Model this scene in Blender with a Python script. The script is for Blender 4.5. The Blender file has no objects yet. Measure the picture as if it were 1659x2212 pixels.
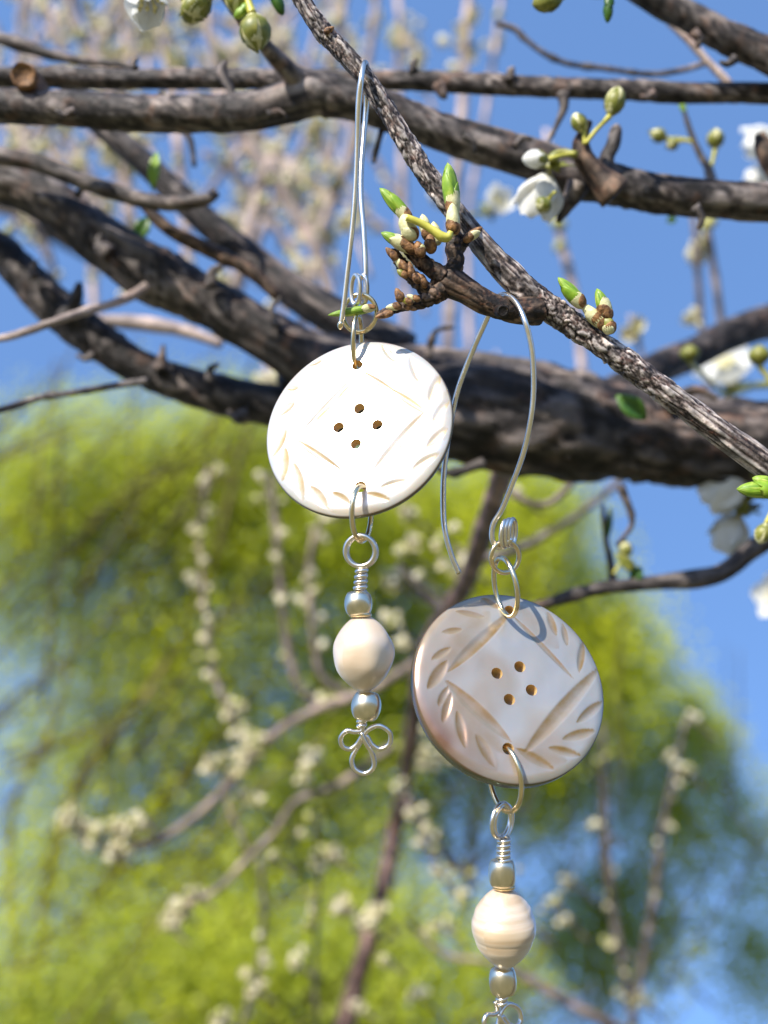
import bpy, bmesh, math, random
import numpy as np
from mathutils import Vector, Matrix, noise, kdtree
random.seed(7); rng = np.random.default_rng(7)
S = bpy.context.scene
col = S.collection
R = math.radians

# ------------------------------------------------------------------ camera
PITCH = R(30)
CAM = Vector((0, 0, 1.55))
FWD = Vector((0, math.cos(PITCH), math.sin(PITCH)))
UP = Vector((0, -math.sin(PITCH), math.cos(PITCH)))
RIGHT = Vector((1, 0, 0))
W, H, F = 1659.0, 2212.0, 2256.0        # picture grid used for measuring, focal length in the same units
D0 = 0.123                              # distance of the jewellery
cam = bpy.data.cameras.new('camera'); cam_o = bpy.data.objects.new('camera', cam); col.objects.link(cam_o)
cam_o.location = CAM
cam_o.rotation_euler = (math.pi/2 + PITCH, 0, 0)
cam.sensor_fit = 'HORIZONTAL'; cam.sensor_width = 36; cam.lens = 36*F/W
cam.clip_start = 0.005; cam.clip_end = 5000
cam.dof.use_dof = True; cam.dof.focus_distance = 0.1215
cam.dof.aperture_fstop = cam.lens/2.15
S.camera = cam_o
S.render.resolution_x, S.render.resolution_y = 768, 1024

# ------------------------------------------------------------------ world, sun, exposure
def cs(x, y, z):                        # camera-aligned direction: right, up, towards the camera
    return RIGHT*x + UP*y - FWD*z
SUN = cs(-0.47, 0.76, 0.45).normalized()
EL = math.asin(SUN.z); AZ = math.atan2(SUN.x, SUN.y)
world = bpy.data.worlds.new('World'); S.world = world; world.use_nodes = True
wn = world.node_tree.nodes; wl = world.node_tree.links
sky = wn.new('ShaderNodeTexSky'); sky.sky_type = 'NISHITA'; sky.sun_disc = False
sky.sun_elevation = EL; sky.sun_rotation = AZ
sky.altitude = 0; sky.air_density = 1.0; sky.dust_density = 0.6; sky.ozone_density = 5.0
geo = wn.new('ShaderNodeTexCoord'); lift = wn.new('ShaderNodeVectorMath'); lift.operation = 'ADD'; lift.inputs[1].default_value = (0, 0, .7)   # deep clear sky: little paling towards the horizon
wl.new(geo.outputs['Generated'], lift.inputs[0])
nrm = wn.new('ShaderNodeVectorMath'); nrm.operation = 'NORMALIZE'; wl.new(lift.outputs[0], nrm.inputs[0]); wl.new(nrm.outputs[0], sky.inputs[0])
wl.new(sky.outputs[0], wn['Background'].inputs[0]); wn['Background'].inputs[1].default_value = 0.15
sl = bpy.data.lights.new('sun', 'SUN'); sl.energy = 2.75; sl.angle = R(0.53); sl.color = (1, 0.935, 0.82)
so = bpy.data.objects.new('sun', sl); col.objects.link(so); so.location = (0, 0, 30)
so.rotation_euler = SUN.to_track_quat('Z', 'Y').to_euler()
S.view_settings.view_transform = 'Standard'; S.view_settings.look = 'None'
S.view_settings.gamma = 1; S.view_settings.use_curve_mapping = False; S.view_settings.exposure = 1.46
S.cycles.use_denoising = True
S.cycles.max_bounces = 8; S.cycles.transparent_max_bounces = 8
S.cycles.sample_clamp_indirect = 6

# ------------------------------------------------------------------ helpers
def at(x, y, d):
    return CAM + d*(FWD + RIGHT*((x-W/2)/F) - UP*((y-H/2)/F))
def px(n, d=D0):
    return n*d/F
def link(name, me, parent=None, mat=None, smooth=True):
    o = bpy.data.objects.new(name, me); col.objects.link(o)
    if mat is not None and not me.materials: me.materials.append(mat)
    if smooth and hasattr(me, 'polygons'):
        me.polygons.foreach_set('use_smooth', [True]*len(me.polygons))
    o.parent = parent
    return o
def thing(name, label, cat, loc, group=None):
    o = bpy.data.objects.new(name, None); col.objects.link(o); o.location = (0, 0, 0)
    o.empty_display_size = 0.01
    o['label'] = label; o['category'] = cat
    if group: o['group'] = group
    return o
def catmull(pts, step):
    P = [np.array(p, float) for p in pts]
    P = [2*P[0]-P[1]] + P + [2*P[-1]-P[-2]]
    out = []
    for i in range(1, len(P)-2):
        p0, p1, p2, p3 = P[i-1:i+3]
        n = max(2, int(np.linalg.norm((p2-p1)[:3])/step))
        for k in range(n):
            t = k/n
            out.append(.5*(2*p1+(p2-p0)*t+(2*p0-5*p1+4*p2-p3)*t*t+(3*p1-p0-3*p2+p3)*t**3))
    out.append(P[-2])
    return out
def tube_mesh(name, path, seg=16, disp=None, closed=False, attr=None, cap=True):
    """path: rows x,y,z,r. disp(theta, s, p, r) -> (radius factor, attribute)"""
    n = len(path)
    P = np.array(path); C = [Vector(p[:3]) for p in P]; rad = P[:, 3]
    T = []
    for i in range(n):
        if closed: t = C[(i+1) % n]-C[i-1]
        else: t = C[min(i+1, n-1)]-C[max(i-1, 0)]
        T.append(t.normalized() if t.length > 0 else Vector((0, 0, 1)))
    u = T[0].orthogonal().normalized(); verts = []; A = []; uv = []; s = 0
    base = u.copy()
    for i in range(n):
        if i: 
            u = (u - T[i]*u.dot(T[i])).normalized(); s += (C[i]-C[i-1]).length
        v = T[i].cross(u)
        for k in range(seg):
            th = 2*math.pi*k/seg
            d = u*math.cos(th)+v*math.sin(th)
            f, a = disp(th, s, C[i], rad[i]) if disp else (1.0, 0.0)
            verts.append(C[i]+d*rad[i]*f); A.append(a); uv.append((k/seg, s))
    faces = []; fuv = []
    m = n if closed else n-1
    for i in range(m):
        j = (i+1) % n
        for k in range(seg):
            l = (k+1) % seg
            faces.append((i*seg+k, i*seg+l, j*seg+l, j*seg+k))
            v0 = uv[i*seg][1]; v1 = uv[j*seg][1] if j else s
            fuv += [(k/seg, v0), ((k+1)/seg, v0), ((k+1)/seg, v1), (k/seg, v1)]
    if cap and not closed:
        for i, rev in ((0, True), (n-1, False)):
            verts.append(C[i]); A.append(0); c = len(verts)-1
            for k in range(seg):
                l = (k+1) % seg
                f = (i*seg+k, i*seg+l, c)
                faces.append(f if not rev else f[::-1]); fuv += [(0, 0)]*3
    me = bpy.data.meshes.new(name); me.from_pydata(verts, [], faces); me.update()
    ul = me.uv_layers.new(name='UVMap'); ul.data.foreach_set('uv', np.array(fuv, np.float32).ravel())
    if disp:
        at_ = me.attributes.new('bark', 'FLOAT', 'POINT'); at_.data.foreach_set('value', np.array(A, np.float32))
    return me
def P4(pts, d=None):
    """picture rows (x, y, radius_px[, depth]) -> world rows"""
    out = []
    for p in pts:
        dd = p[3] if len(p) > 3 else d
        w = at(p[0], p[1], dd); out.append((w.x, w.y, w.z, px(p[2], dd)))
    return out
def lathe_mesh(name, p0, p1, prof, seg=24, wob=0.0, seed=0, curve=None):
    ax = (p1-p0); L = ax.length; z = ax.normalized(); u = z.orthogonal().normalized(); v = z.cross(u)
    verts = []; faces = []; fuv = []; n = len(prof)
    for i, (t, r) in enumerate(prof):
        for k in range(seg):
            th = 2*math.pi*k/seg
            f = 1+wob*noise.noise(Vector((math.cos(th)*1.3+seed*7, math.sin(th)*1.3, t*3)))
            verts.append(p0+z*(L*t)+(u*math.cos(th)+v*math.sin(th))*(r*f)+(curve(t) if curve else Vector()))
    for i in range(n-1):
        for k in range(seg):
            l = (k+1) % seg
            faces.append((i*seg+k, i*seg+l, (i+1)*seg+l, (i+1)*seg+k))
            fuv += [(k/seg, prof[i][0]), ((k+1)/seg, prof[i][0]), ((k+1)/seg, prof[i+1][0]), (k/seg, prof[i+1][0])]
    for i, rev in ((0, True), (n-1, False)):
        f = tuple(i*seg+k for k in range(seg)); faces.append(f[::-1] if rev else f); fuv += [(0, prof[i][0])]*seg
    me = bpy.data.meshes.new(name); me.from_pydata(verts, [], faces); me.update()
    ul = me.uv_layers.new(name='UVMap'); ul.data.foreach_set('uv', np.array(fuv, np.float32).ravel())
    return me

# ------------------------------------------------------------------ materials
def new_mat(name):
    m = bpy.data.materials.new(name); m.use_nodes = True
    nt = m.node_tree; b = nt.nodes['Principled BSDF']
    return m, nt, b
def N(nt, typ, **kw):
    n = nt.nodes.new(typ)
    for k, v in kw.items(): setattr(n, k, v)
    return n
def ramp(nt, fac, stops):
    r = N(nt, 'ShaderNodeValToRGB')
    while len(r.color_ramp.elements) < len(stops): r.color_ramp.elements.new(0.5)
    for e, (p, c) in zip(r.color_ramp.elements, stops):
        e.position = p; e.color = (*c, 1)
    nt.links.new(fac, r.inputs[0]); return r.outputs[0]
def noise_tex(nt, scale, vec=None, detail=4, rough=.6):
    n = N(nt, 'ShaderNodeTexNoise'); n.inputs['Scale'].default_value = scale
    n.inputs['Detail'].default_value = detail; n.inputs['Roughness'].default_value = rough
    if vec is not None: nt.links.new(vec, n.inputs['Vector'])
    return n.outputs['Fac']
def bump(nt, b, h, strength, dist):
    bp = N(nt, 'ShaderNodeBump'); bp.inputs['Strength'].default_value = strength; bp.inputs['Distance'].default_value = dist
    nt.links.new(h, bp.inputs['Height']); nt.links.new(bp.outputs[0], b.inputs['Normal'])
def mix(nt, fac, a, c):
    m = N(nt, 'ShaderNodeMix', data_type='RGBA')
    if isinstance(fac, (int, float)): m.inputs[0].default_value = fac
    else: nt.links.new(fac, m.inputs[0])
    for s, i in ((a, 6), (c, 7)):
        if isinstance(s, tuple): m.inputs[i].default_value = (*s, 1)
        else: nt.links.new(s, m.inputs[i])
    return m.outputs[2]
def obj_co(nt):
    return N(nt, 'ShaderNodeTexCoord').outputs['Object']
def bark_mat(name, dark, mid, light, red, scale, bstr=.6, stops=(.10, .34, .74)):
    m, nt, b = new_mat(name)
    a = N(nt, 'ShaderNodeAttribute', attribute_name='bark').outputs['Fac']
    co = obj_co(nt)
    n1 = noise_tex(nt, scale, co, 6, .65); n2 = noise_tex(nt, scale*.23, co, 3, .5)
    n3 = noise_tex(nt, scale*.5, co, 4)
    add = N(nt, 'ShaderNodeMath', operation='MULTIPLY_ADD'); nt.links.new(n1, add.inputs[0]); add.inputs[1].default_value = .9; nt.links.new(a, add.inputs[2])
    sub = N(nt, 'ShaderNodeMath', operation='SUBTRACT'); nt.links.new(add.outputs[0], sub.inputs[0]); sub.inputs[1].default_value = .45
    c = ramp(nt, sub.outputs[0], [(stops[0], dark), (stops[1], mid), (stops[2], light)])
    rr = ramp(nt, n3, [(.55, (0, 0, 0)), (.68, (1, 1, 1))])
    rf = N(nt, 'ShaderNodeMath', operation='MULTIPLY'); nt.links.new(rr, rf.inputs[0]); rf.inputs[1].default_value = .55
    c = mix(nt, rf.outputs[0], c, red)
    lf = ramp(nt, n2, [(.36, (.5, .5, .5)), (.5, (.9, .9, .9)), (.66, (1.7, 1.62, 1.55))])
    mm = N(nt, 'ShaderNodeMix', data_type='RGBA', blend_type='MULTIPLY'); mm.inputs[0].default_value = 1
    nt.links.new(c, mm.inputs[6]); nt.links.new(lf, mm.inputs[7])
    nt.links.new(mm.outputs[2], b.inputs['Base Color'])
    b.inputs['Roughness'].default_value = .62; b.inputs['Specular IOR Level'].default_value = .35
    bump(nt, b, n1, bstr, .35/scale)
    return m
M = {}
M['bark_front'] = bark_mat('twig_bark', (.012, .008, .008), (.12, .095, .088), (.46, .41, .385), (.11, .045, .03), 2600)
M['bark'] = bark_mat('branch_bark', (.007, .005, .005), (.048, .039, .038), (.26, .225, .213), (.12, .06, .035), 620, .6, (.02, .3, .95))
M['bark_old'] = bark_mat('limb_bark', (.005, .0035, .0035), (.027, .022, .022), (.20, .17, .16), (.10, .05, .03), 420, .9, (.02, .32, .95))
M['bark_pale'] = bark_mat('shoot_bark', (.16, .12, .11), (.34, .265, .24), (.52, .42, .38), (.34, .22, .18), 260)
M['bark_mid'] = bark_mat('fine_twig_bark', (.06, .045, .04), (.17, .13, .115), (.34, .27, .24), (.22, .14, .11), 260)
BS = 1.0; TS = 1.0
M['bark_red'] = bark_mat('reddish_bark', (.03, .018, .016), (.10, .058, .05), (.26, .175, .155), (.15, .06, .045), 300)
M['bark_spur'] = bark_mat('spur_bark', (.008, .005, .004), (.032, .019, .013), (.15, .10, .07), (.10, .035, .015), 2400, .9)
M['bark_far'] = bark_mat('willow_bark', (.07, .055, .02), (.15, .12, .045), (.26, .21, .09), (.19, .14, .05), 9)
def metal(name, c, rough):
    m, nt, b = new_mat(name); b.inputs['Metallic'].default_value = 1
    n = noise_tex(nt, 900, obj_co(nt), 3)
    nt.links.new(ramp(nt, n, [(.3, tuple(x*.88 for x in c)), (.7, c)]), b.inputs['Base Color'])
    b.inputs['Roughness'].default_value = rough
    bump(nt, b, n, .12, .0001); return m
M['silver'] = metal('silver_wire', (.97, .87, .73), .25)
M['gold'] = metal('pale_gold_wire', (.93, .75, .46), .18)
M['bead'] = metal('satin_silver', (.90, .79, .58), .27)
def plain(name, c, c2, scale, rough, sss=0, coat=0, trans=0, bstr=.2, bd=.0002):
    m, nt, b = new_mat(name)
    n = noise_tex(nt, scale, obj_co(nt), 4)
    cc = ramp(nt, n, [(.35, c), (.68, c2)])
    nt.links.new(cc, b.inputs['Base Color'])
    b.inputs['Roughness'].default_value = rough; b.inputs['Coat Weight'].default_value = coat
    b.inputs['Coat Roughness'].default_value = .12
    if sss:
        b.inputs['Subsurface Weight'].default_value = sss; b.inputs['Subsurface Radius'].default_value = (1, .7, .5); b.inputs['Subsurface Scale'].default_value = .0008
    bump(nt, b, n, bstr, bd)
    if trans:
        t = N(nt, 'ShaderNodeBsdfTranslucent'); nt.links.new(cc, t.inputs[0])
        mx = N(nt, 'ShaderNodeMixShader'); mx.inputs[0].default_value = trans
        nt.links.new(b.outputs[0], mx.inputs[1]); nt.links.new(t.outputs[0], mx.inputs[2])
        nt.links.new(mx.outputs[0], nt.nodes['Material Output'].inputs[0])
    return m
M['leaf'] = plain('young_leaf', (.15, .30, .012), (.36, .50, .05), 700, .3, coat=.5, trans=.15)
def leaf_streak(name, c, c2):
    m, nt, b = new_mat(name)
    mp = N(nt, 'ShaderNodeMapping'); mp.inputs['Scale'].default_value = (14, 1.2, 1); nt.links.new(N(nt, 'ShaderNodeUVMap').outputs[0], mp.inputs[0])
    n = noise_tex(nt, 1, mp.outputs[0], 4); n2 = noise_tex(nt, 900, obj_co(nt), 3)
    ad = N(nt, 'ShaderNodeMath', operation='MULTIPLY_ADD'); nt.links.new(n2, ad.inputs[0]); ad.inputs[1].default_value = .4; nt.links.new(n, ad.inputs[2])
    cc = ramp(nt, ad.outputs[0], [(.5, c), (.72, c2), (.9, (.50, .55, .12))]); nt.links.new(cc, b.inputs['Base Color'])
    b.inputs['Roughness'].default_value = .45; b.inputs['Coat Weight'].default_value = .1; b.inputs['Coat Roughness'].default_value = .2
    bump(nt, b, n, .5, .0004); return m
M['leaf'] = leaf_streak('young_leaf_roll', (.05, .14, .006), (.20, .34, .015))
M['leaf_dark'] = plain('dark_leaf', (.03, .10, .01), (.08, .17, .02), 500, .4, trans=.2)
M['scale_pale'] = plain('pale_bud_scale', (.50, .48, .22), (.72, .68, .42), 1300, .55, coat=.05, bstr=.5)
M['scale_brown'] = plain('brown_bud_scale', (.05, .018, .006), (.38, .19, .07), 1700, .62, coat=.0, bstr=.8)
M['stalk'] = plain('yellow_stalk', (.42, .40, .04), (.60, .55, .10), 500, .4, coat=.3)
M['calyx'] = plain('calyx', (.12, .14, .015), (.26, .25, .05), 700, .45)
M['petal'] = plain('white_petal', (.78, .78, .74), (.88, .87, .84), 500, .5, trans=.35, bstr=.3)
M['petal_far'] = plain('cream_petal', (.62, .54, .30), (.86, .82, .62), 120, .5, trans=.25)
M['stamen'] = plain('stamen', (.65, .55, .20), (.8, .75, .4), 900, .5)
M['wood_cut'] = plain('cut_wood', (.30, .17, .08), (.58, .42, .26), 1800, .7)
M['brown_shell'] = plain('brown_shell_edge', (.10, .045, .018), (.32, .18, .08), 500, .35, coat=.5)
def nacre(name, tint, tan=(.60, .42, .20)):
    m, nt, b = new_mat(name)
    co = obj_co(nt)
    a = N(nt, 'ShaderNodeAttribute', attribute_name='painted_sheen').outputs['Fac']
    e = N(nt, 'ShaderNodeAttribute', attribute_name='shell_edge').outputs['Fac']
    n1 = noise_tex(nt, 85, co, 2); n2 = noise_tex(nt, 420, co, 4); n3 = noise_tex(nt, 90, co, 2)
    c = ramp(nt, n1, [(.34, (.70, .60, .50)), (.45, (.76, .74, .71)), (.55, (.70, .71, .74)), (.68, (.80, .72, .62))])
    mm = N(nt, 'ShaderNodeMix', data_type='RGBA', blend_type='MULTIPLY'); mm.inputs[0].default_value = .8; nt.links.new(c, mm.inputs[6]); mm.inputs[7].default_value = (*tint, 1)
    c = mm.outputs[2]
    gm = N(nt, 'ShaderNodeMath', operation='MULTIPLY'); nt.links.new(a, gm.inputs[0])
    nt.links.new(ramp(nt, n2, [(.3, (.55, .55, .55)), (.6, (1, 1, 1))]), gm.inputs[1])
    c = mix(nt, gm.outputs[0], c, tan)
    c = mix(nt, e, c, (.095, .045, .016))
    nt.links.new(c, b.inputs['Base Color'])
    b.inputs['Roughness'].default_value = .27; b.inputs['Specular IOR Level'].default_value = .9
    b.inputs['Coat Weight'].default_value = .8; b.inputs['Coat Roughness'].default_value = .14
    b.inputs['Metallic'].default_value = .45
    inv = N(nt, 'ShaderNodeMath', operation='MULTIPLY_ADD'); nt.links.new(e, inv.inputs[0]); inv.inputs[1].default_value = -.36; inv.inputs[2].default_value = .36; nt.links.new(inv.outputs[0], b.inputs['Metallic'])
    cw = N(nt, 'ShaderNodeMath', operation='MULTIPLY_ADD'); nt.links.new(e, cw.inputs[0]); cw.inputs[1].default_value = -.65; cw.inputs[2].default_value = .8; nt.links.new(cw.outputs[0], b.inputs['Coat Weight'])
    b.inputs['Thin Film Thickness'].default_value = 420; b.inputs['Thin Film IOR'].default_value = 1.5
    b.inputs['Subsurface Weight'].default_value = .15; b.inputs['Subsurface Scale'].default_value = .001
    n4 = noise_tex(nt, 210, co, 1.5, .4); bump(nt, b, n4, .22, .0022)
    return m
def pearl_mat(name, c1, c2, c3, bands):
    m, nt, b = new_mat(name)
    uv = N(nt, 'ShaderNodeUVMap').outputs[0]
    mp = N(nt, 'ShaderNodeMapping'); mp.inputs['Scale'].default_value = (1.5, bands, 1); nt.links.new(uv, mp.inputs[0])
    n = noise_tex(nt, 1.0, mp.outputs[0], 4, .55)
    c = ramp(nt, n, [(.33, c1), (.5, c2), (.68, c3)])
    nt.links.new(c, b.inputs['Base Color'])
    b.inputs['Roughness'].default_value = .38; b.inputs['Specular IOR Level'].default_value = 1; b.inputs['Metallic'].default_value = .15; b.inputs['Coat Weight'].default_value = 1; b.inputs['Coat Roughness'].default_value = .27
    b.inputs['Subsurface Weight'].default_value = .1; b.inputs['Subsurface Radius'].default_value = (1, .7, .45); b.inputs['Subsurface Scale'].default_value = .0012
    b.inputs['Sheen Weight'].default_value = .2
    bump(nt, b, n, .2, .0003)
    return m
M['pearl_smooth'] = pearl_mat('cream_pearl', (.64, .47, .31), (.70, .565, .42), (.73, .63, .52), 1.6)
M['pearl_ridged'] = pearl_mat('ridged_pearl', (.61, .435, .26), (.66, .51, .345), (.71, .59, .45), 12)
def leafy(name, c1, c2, c3, trans):
    m, nt, b = new_mat(name)
    a = N(nt, 'ShaderNodeAttribute', attribute_name='tone').outputs['Fac']
    c = ramp(nt, a, [(0, c1), (.5, c2), (1, c3)])
    nt.links.new(c, b.inputs['Base Color']); b.inputs['Roughness'].default_value = .5
    t = N(nt, 'ShaderNodeBsdfTranslucent'); nt.links.new(c, t.inputs[0])
    mx = N(nt, 'ShaderNodeMixShader'); mx.inputs[0].default_value = trans
    nt.links.new(b.outputs[0], mx.inputs[1]); nt.links.new(t.outputs[0], mx.inputs[2])
    nt.links.new(mx.outputs[0], nt.nodes['Material Output'].inputs[0])
    return m
M['willow_bright'] = leafy('willow_leaf_bright', (.30, .36, .010), (.44, .49, .006), (.58, .60, .010), .45)
M['willow_mid'] = leafy('willow_leaf_mid', (.22, .28, .02), (.34, .39, .015), (.48, .51, .02), .45)
M['willow_dark'] = leafy('tree_leaf_dark', (.13, .22, .04), (.22, .33, .04), (.36, .45, .04), .45)

# ------------------------------------------------------------------ ground
gm, nt, b = new_mat('meadow')
co = obj_co(nt)
nt.links.new(ramp(nt, noise_tex(nt, .6, co, 8), [(.3, (.10, .10, .035)), (.55, (.20, .175, .08)), (.75, (.28, .24, .13))]), b.inputs['Base Color'])
b.inputs['Roughness'].default_value = .9
bm = bmesh.new()
bmesh.ops.create_grid(bm, x_segments=80, y_segments=80, size=2500)
for v in bm.verts:
    r = v.co.length
    v.co.z = .25*noise.noise(v.co*.02) if r < 200 else 0
me = bpy.data.meshes.new('ground'); bm.to_mesh(me); bm.free()
g = link('ground', me, None, gm); g.location.z = -.05; g['kind'] = 'structure'

# ------------------------------------------------------------------ willow trees behind
def leaf_cloud(name, clumps, n, size, mat, parent, droop=.5):
    """clumps: rows x,y,z,rx,ry,rz,weight"""
    C = np.array(clumps); w = C[:, 6]/C[:, 6].sum()
    idx = rng.choice(len(C), n, p=w)
    g_ = rng.normal(size=(n, 3)); 
    g_ /= np.maximum(np.linalg.norm(g_, axis=1, keepdims=True), 1e-6)
    g_ *= rng.random((n, 1))**.45
    pos = C[idx, :3]+g_*C[idx, 3:6]
    # hanging shoots: leaves gather along short drooping strings
    a = rng.normal(size=(n, 3)); a[:, 2] = a[:, 2]*.6-droop*1.5; a /= np.linalg.norm(a, axis=1, keepdims=True)
    nn = np.array(SUN)*1.3+rng.normal(size=(n, 3))*.55; nn /= np.linalg.norm(nn, axis=1, keepdims=True)   # blades turn to the light
    a -= nn*np.sum(a*nn, axis=1, keepdims=True); a /= np.linalg.norm(a, axis=1, keepdims=True)
    b_ = np.cross(nn, a)
    L = size*(.6+.8*rng.random((n, 1))); Wd = L*.28
    V = np.stack([pos, pos+a*L*.45+b_*Wd, pos+a*L, pos+a*L*.45-b_*Wd], 1).reshape(-1, 3)
    me = bpy.data.meshes.new(name)
    me.vertices.add(4*n); me.vertices.foreach_set('co', V.astype(np.float32).ravel())
    me.loops.add(4*n); me.loops.foreach_set('vertex_index', np.arange(4*n, dtype=np.int32))
    me.polygons.add(n); me.polygons.foreach_set('loop_start', np.arange(0, 4*n, 4, dtype=np.int32))
    me.update(calc_edges=True)
    tone = np.clip(.5+.25*rng.normal(size=len(C))[idx]+.2*rng.normal(size=n), 0, 1)
    t = me.attributes.new('tone', 'FLOAT', 'POINT'); t.data.foreach_set('value', np.repeat(tone, 4).astype(np.float32))
    return link(name, me, parent, mat, False)
def limb_disp(amp, f):
    def fn(th, s, p, r):
        v = noise.noise(Vector((math.cos(th)*1.5, math.sin(th)*1.5, s*f/r if r else 0))+p*3)
        return 1+amp*v, .5+.5*v
    return fn
def tree(label, d, base_px, limbs, blobs, n, size, mat, clump_r, n_clumps, group, leafd=.5, shoots=(0, 0)):
    root = thing('willow_tree', label, 'tree', None, group)
    trunk_top = at(limbs[0][0][0], limbs[0][0][1], d)
    base = Vector((at(base_px, 2212, d).x, at(base_px, 2212, d).y, -.1))
    path = catmull([(*base, .24), (*(base.lerp(trunk_top, .5)+Vector((.1, 0, 0))), .19), (*trunk_top, .15)], .2)
    link('trunk', tube_mesh('trunk', path, 14, limb_disp(.12, .3)), root, M['bark_far'])
    for L in limbs:
        pts = P4([(x, y, r*.6, d+dz-.7*min(1, i*.5)) for i, (x, y, r, dz) in enumerate(L)])
        link('branch', tube_mesh('branch', catmull(pts, .12), 8, limb_disp(.1, .3)), root, M['bark_far'])
    cl = []
    for (x, y, rx, ry, dz, dens) in blobs:
        k = max(1, int(n_clumps*dens*rx*ry/1e5))
        for _ in range(k):
            a = random.random()*6.283; q = random.random()**.5
            X = x+rx*q*math.cos(a); Y = y+ry*q*math.sin(a); dd = d+dz+random.uniform(-1, 1)*.9
            p = at(X, Y, dd); c = clump_r*random.uniform(.5, 1.3)
            cl.append((p.x, p.y, p.z, c, c, c*1.35, c*c))
    lean, k = shoots                   # slender leafing shoots inside the crown
    for i in range(k):
        c = random.choice(cl); p = Vector(c[:3])-FWD*random.uniform(.3, 1.4)
        L = random.uniform(.5, 1.3); a = lean*-1+random.gauss(0, .35)
        v = (RIGHT*math.sin(a)+UP*math.cos(a)+FWD*random.gauss(0, .3)).normalized()*L
        r = random.uniform(.006, .016)
        link('shoot', tube_mesh('shoot', catmull([(*(p-v), r*1.3), (*(p+Vector((random.gauss(0, .06), 0, random.gauss(0, .06)))), r), (*(p+v), r*.5)], .2), 6), root, M['bark_far'])
    o = leaf_cloud('crown', cl, n, size, mat, root, leafd)
    return root
GRP = 'leafing trees beyond the plum branches'
tree('tall yellow green willow filling the space below the dark plum limb', 9.0, 150,
     [[(60, 2300, 30, 0), (230, 1900, 22, 0), (420, 1640, 16, .2), (640, 1380, 9, .3)],
      [(60, 2300, 30, 0), (140, 1750, 18, -.3), (330, 1480, 13, -.3), (470, 1200, 8, -.2), (520, 1010, 4, 0)],
      [(60, 2300, 24, 0), (20, 1800, 15, .3), (120, 1550, 11, .3), (180, 1250, 7, .3), (200, 1000, 4, .3)],
      [(230, 1900, 14, 0), (420, 1830, 11, -.4), (560, 1700, 8, -.5), (700, 1600, 5, -.5)],
      [(60, 2300, 22, 0), (300, 2150, 15, -.4), (500, 2000, 10, -.4), (690, 1920, 6, -.4)]],
     [(330, 1010, 330, 110, 0, 2.4), (120, 1080, 200, 130, .3, 1.3), (520, 1080, 230, 150, 0, 2.2), (300, 1250, 360, 150, .2, 1.6),
      (150, 1500, 260, 160, 0, .8), (520, 1420, 250, 160, 0, 1.0), (330, 1750, 400, 170, .2, .75), (200, 2030, 360, 190, 0, 1.0),
      (620, 2050, 260, 190, 0, 1.0), (640, 1700, 200, 180, 0, .7), (40, 1250, 120, 200, .2, .7)],
     140000, .05, M['willow_bright'], .55, 70, GRP, .5, (-.75, 90))
tree('sunlit rounded willow top seen between the two hanging earrings', 10.5, 1050,
     [[(1000, 2350, 22, 0), (1010, 1900, 16, 0), (1060, 1600, 11, 0), (1120, 1350, 7, 0), (1130, 1150, 4, 0)],
      [(1010, 1900, 12, 0), (1150, 1700, 9, 0), (1260, 1520, 5, 0)],
      [(1010, 1900, 12, 0), (880, 1650, 9, 0), (800, 1350, 5, 0)]],
     [(900, 1130, 280, 130, 0, 2.2), (1110, 1180, 150, 140, 0, 2.4), (1180, 1400, 170, 130, 0, 2.0), (1320, 1440, 110, 100, 0, 1.6), (850, 1400, 220, 180, 0, 1.4),
      (1000, 1650, 220, 150, 0, .8), (760, 1700, 180, 170, 0, .8)],
     95000, .055, M['willow_bright'], .55, 70, GRP, .5, (-.2, 24))
tree('thin darker green tree whose sparse crown lets much blue sky through', 12.0, 1380,
     [[(1300, 2350, 16, 0), (1310, 2000, 12, 0), (1290, 1750, 9, 0), (1330, 1500, 5, 0)],
      [(1310, 2000, 9, 0), (1420, 1800, 7, 0), (1540, 1640, 4, 0)],
      [(1310, 2000, 9, 0), (1180, 1850, 6, 0), (1120, 1700, 4, 0)]],
     [(1400, 1600, 200, 130, 0, 1.2), (1300, 1720, 200, 120, 0, .8), (1540, 1560, 110, 110, 0, .8), (1480, 1850, 190, 160, 0, .45), (1200, 1950, 200, 160, 0, .6), (1620, 1950, 120, 200, 0, .3), (1400, 2120, 300, 120, 0, .4)],
     26000, .06, M['willow_mid'], .6, 40, GRP, .5, (.1, 16))
tree('low bushy green tree whose top shows along the bottom edge', 7.0, 700,
     [[(640, 2420, 20, 0), (620, 2250, 14, 0), (560, 2100, 8, 0)],
      [(640, 2420, 14, 0), (760, 2250, 10, 0), (860, 2120, 6, 0)]],
     [(260, 2150, 330, 110, 0, 1.0), (620, 2120, 280, 140, 0, 1.3), (900, 2170, 230, 110, 0, 1.2)],
     24000, .05, M['willow_mid'], .42, 60, GRP, .5, (-.6, 24))

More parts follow.
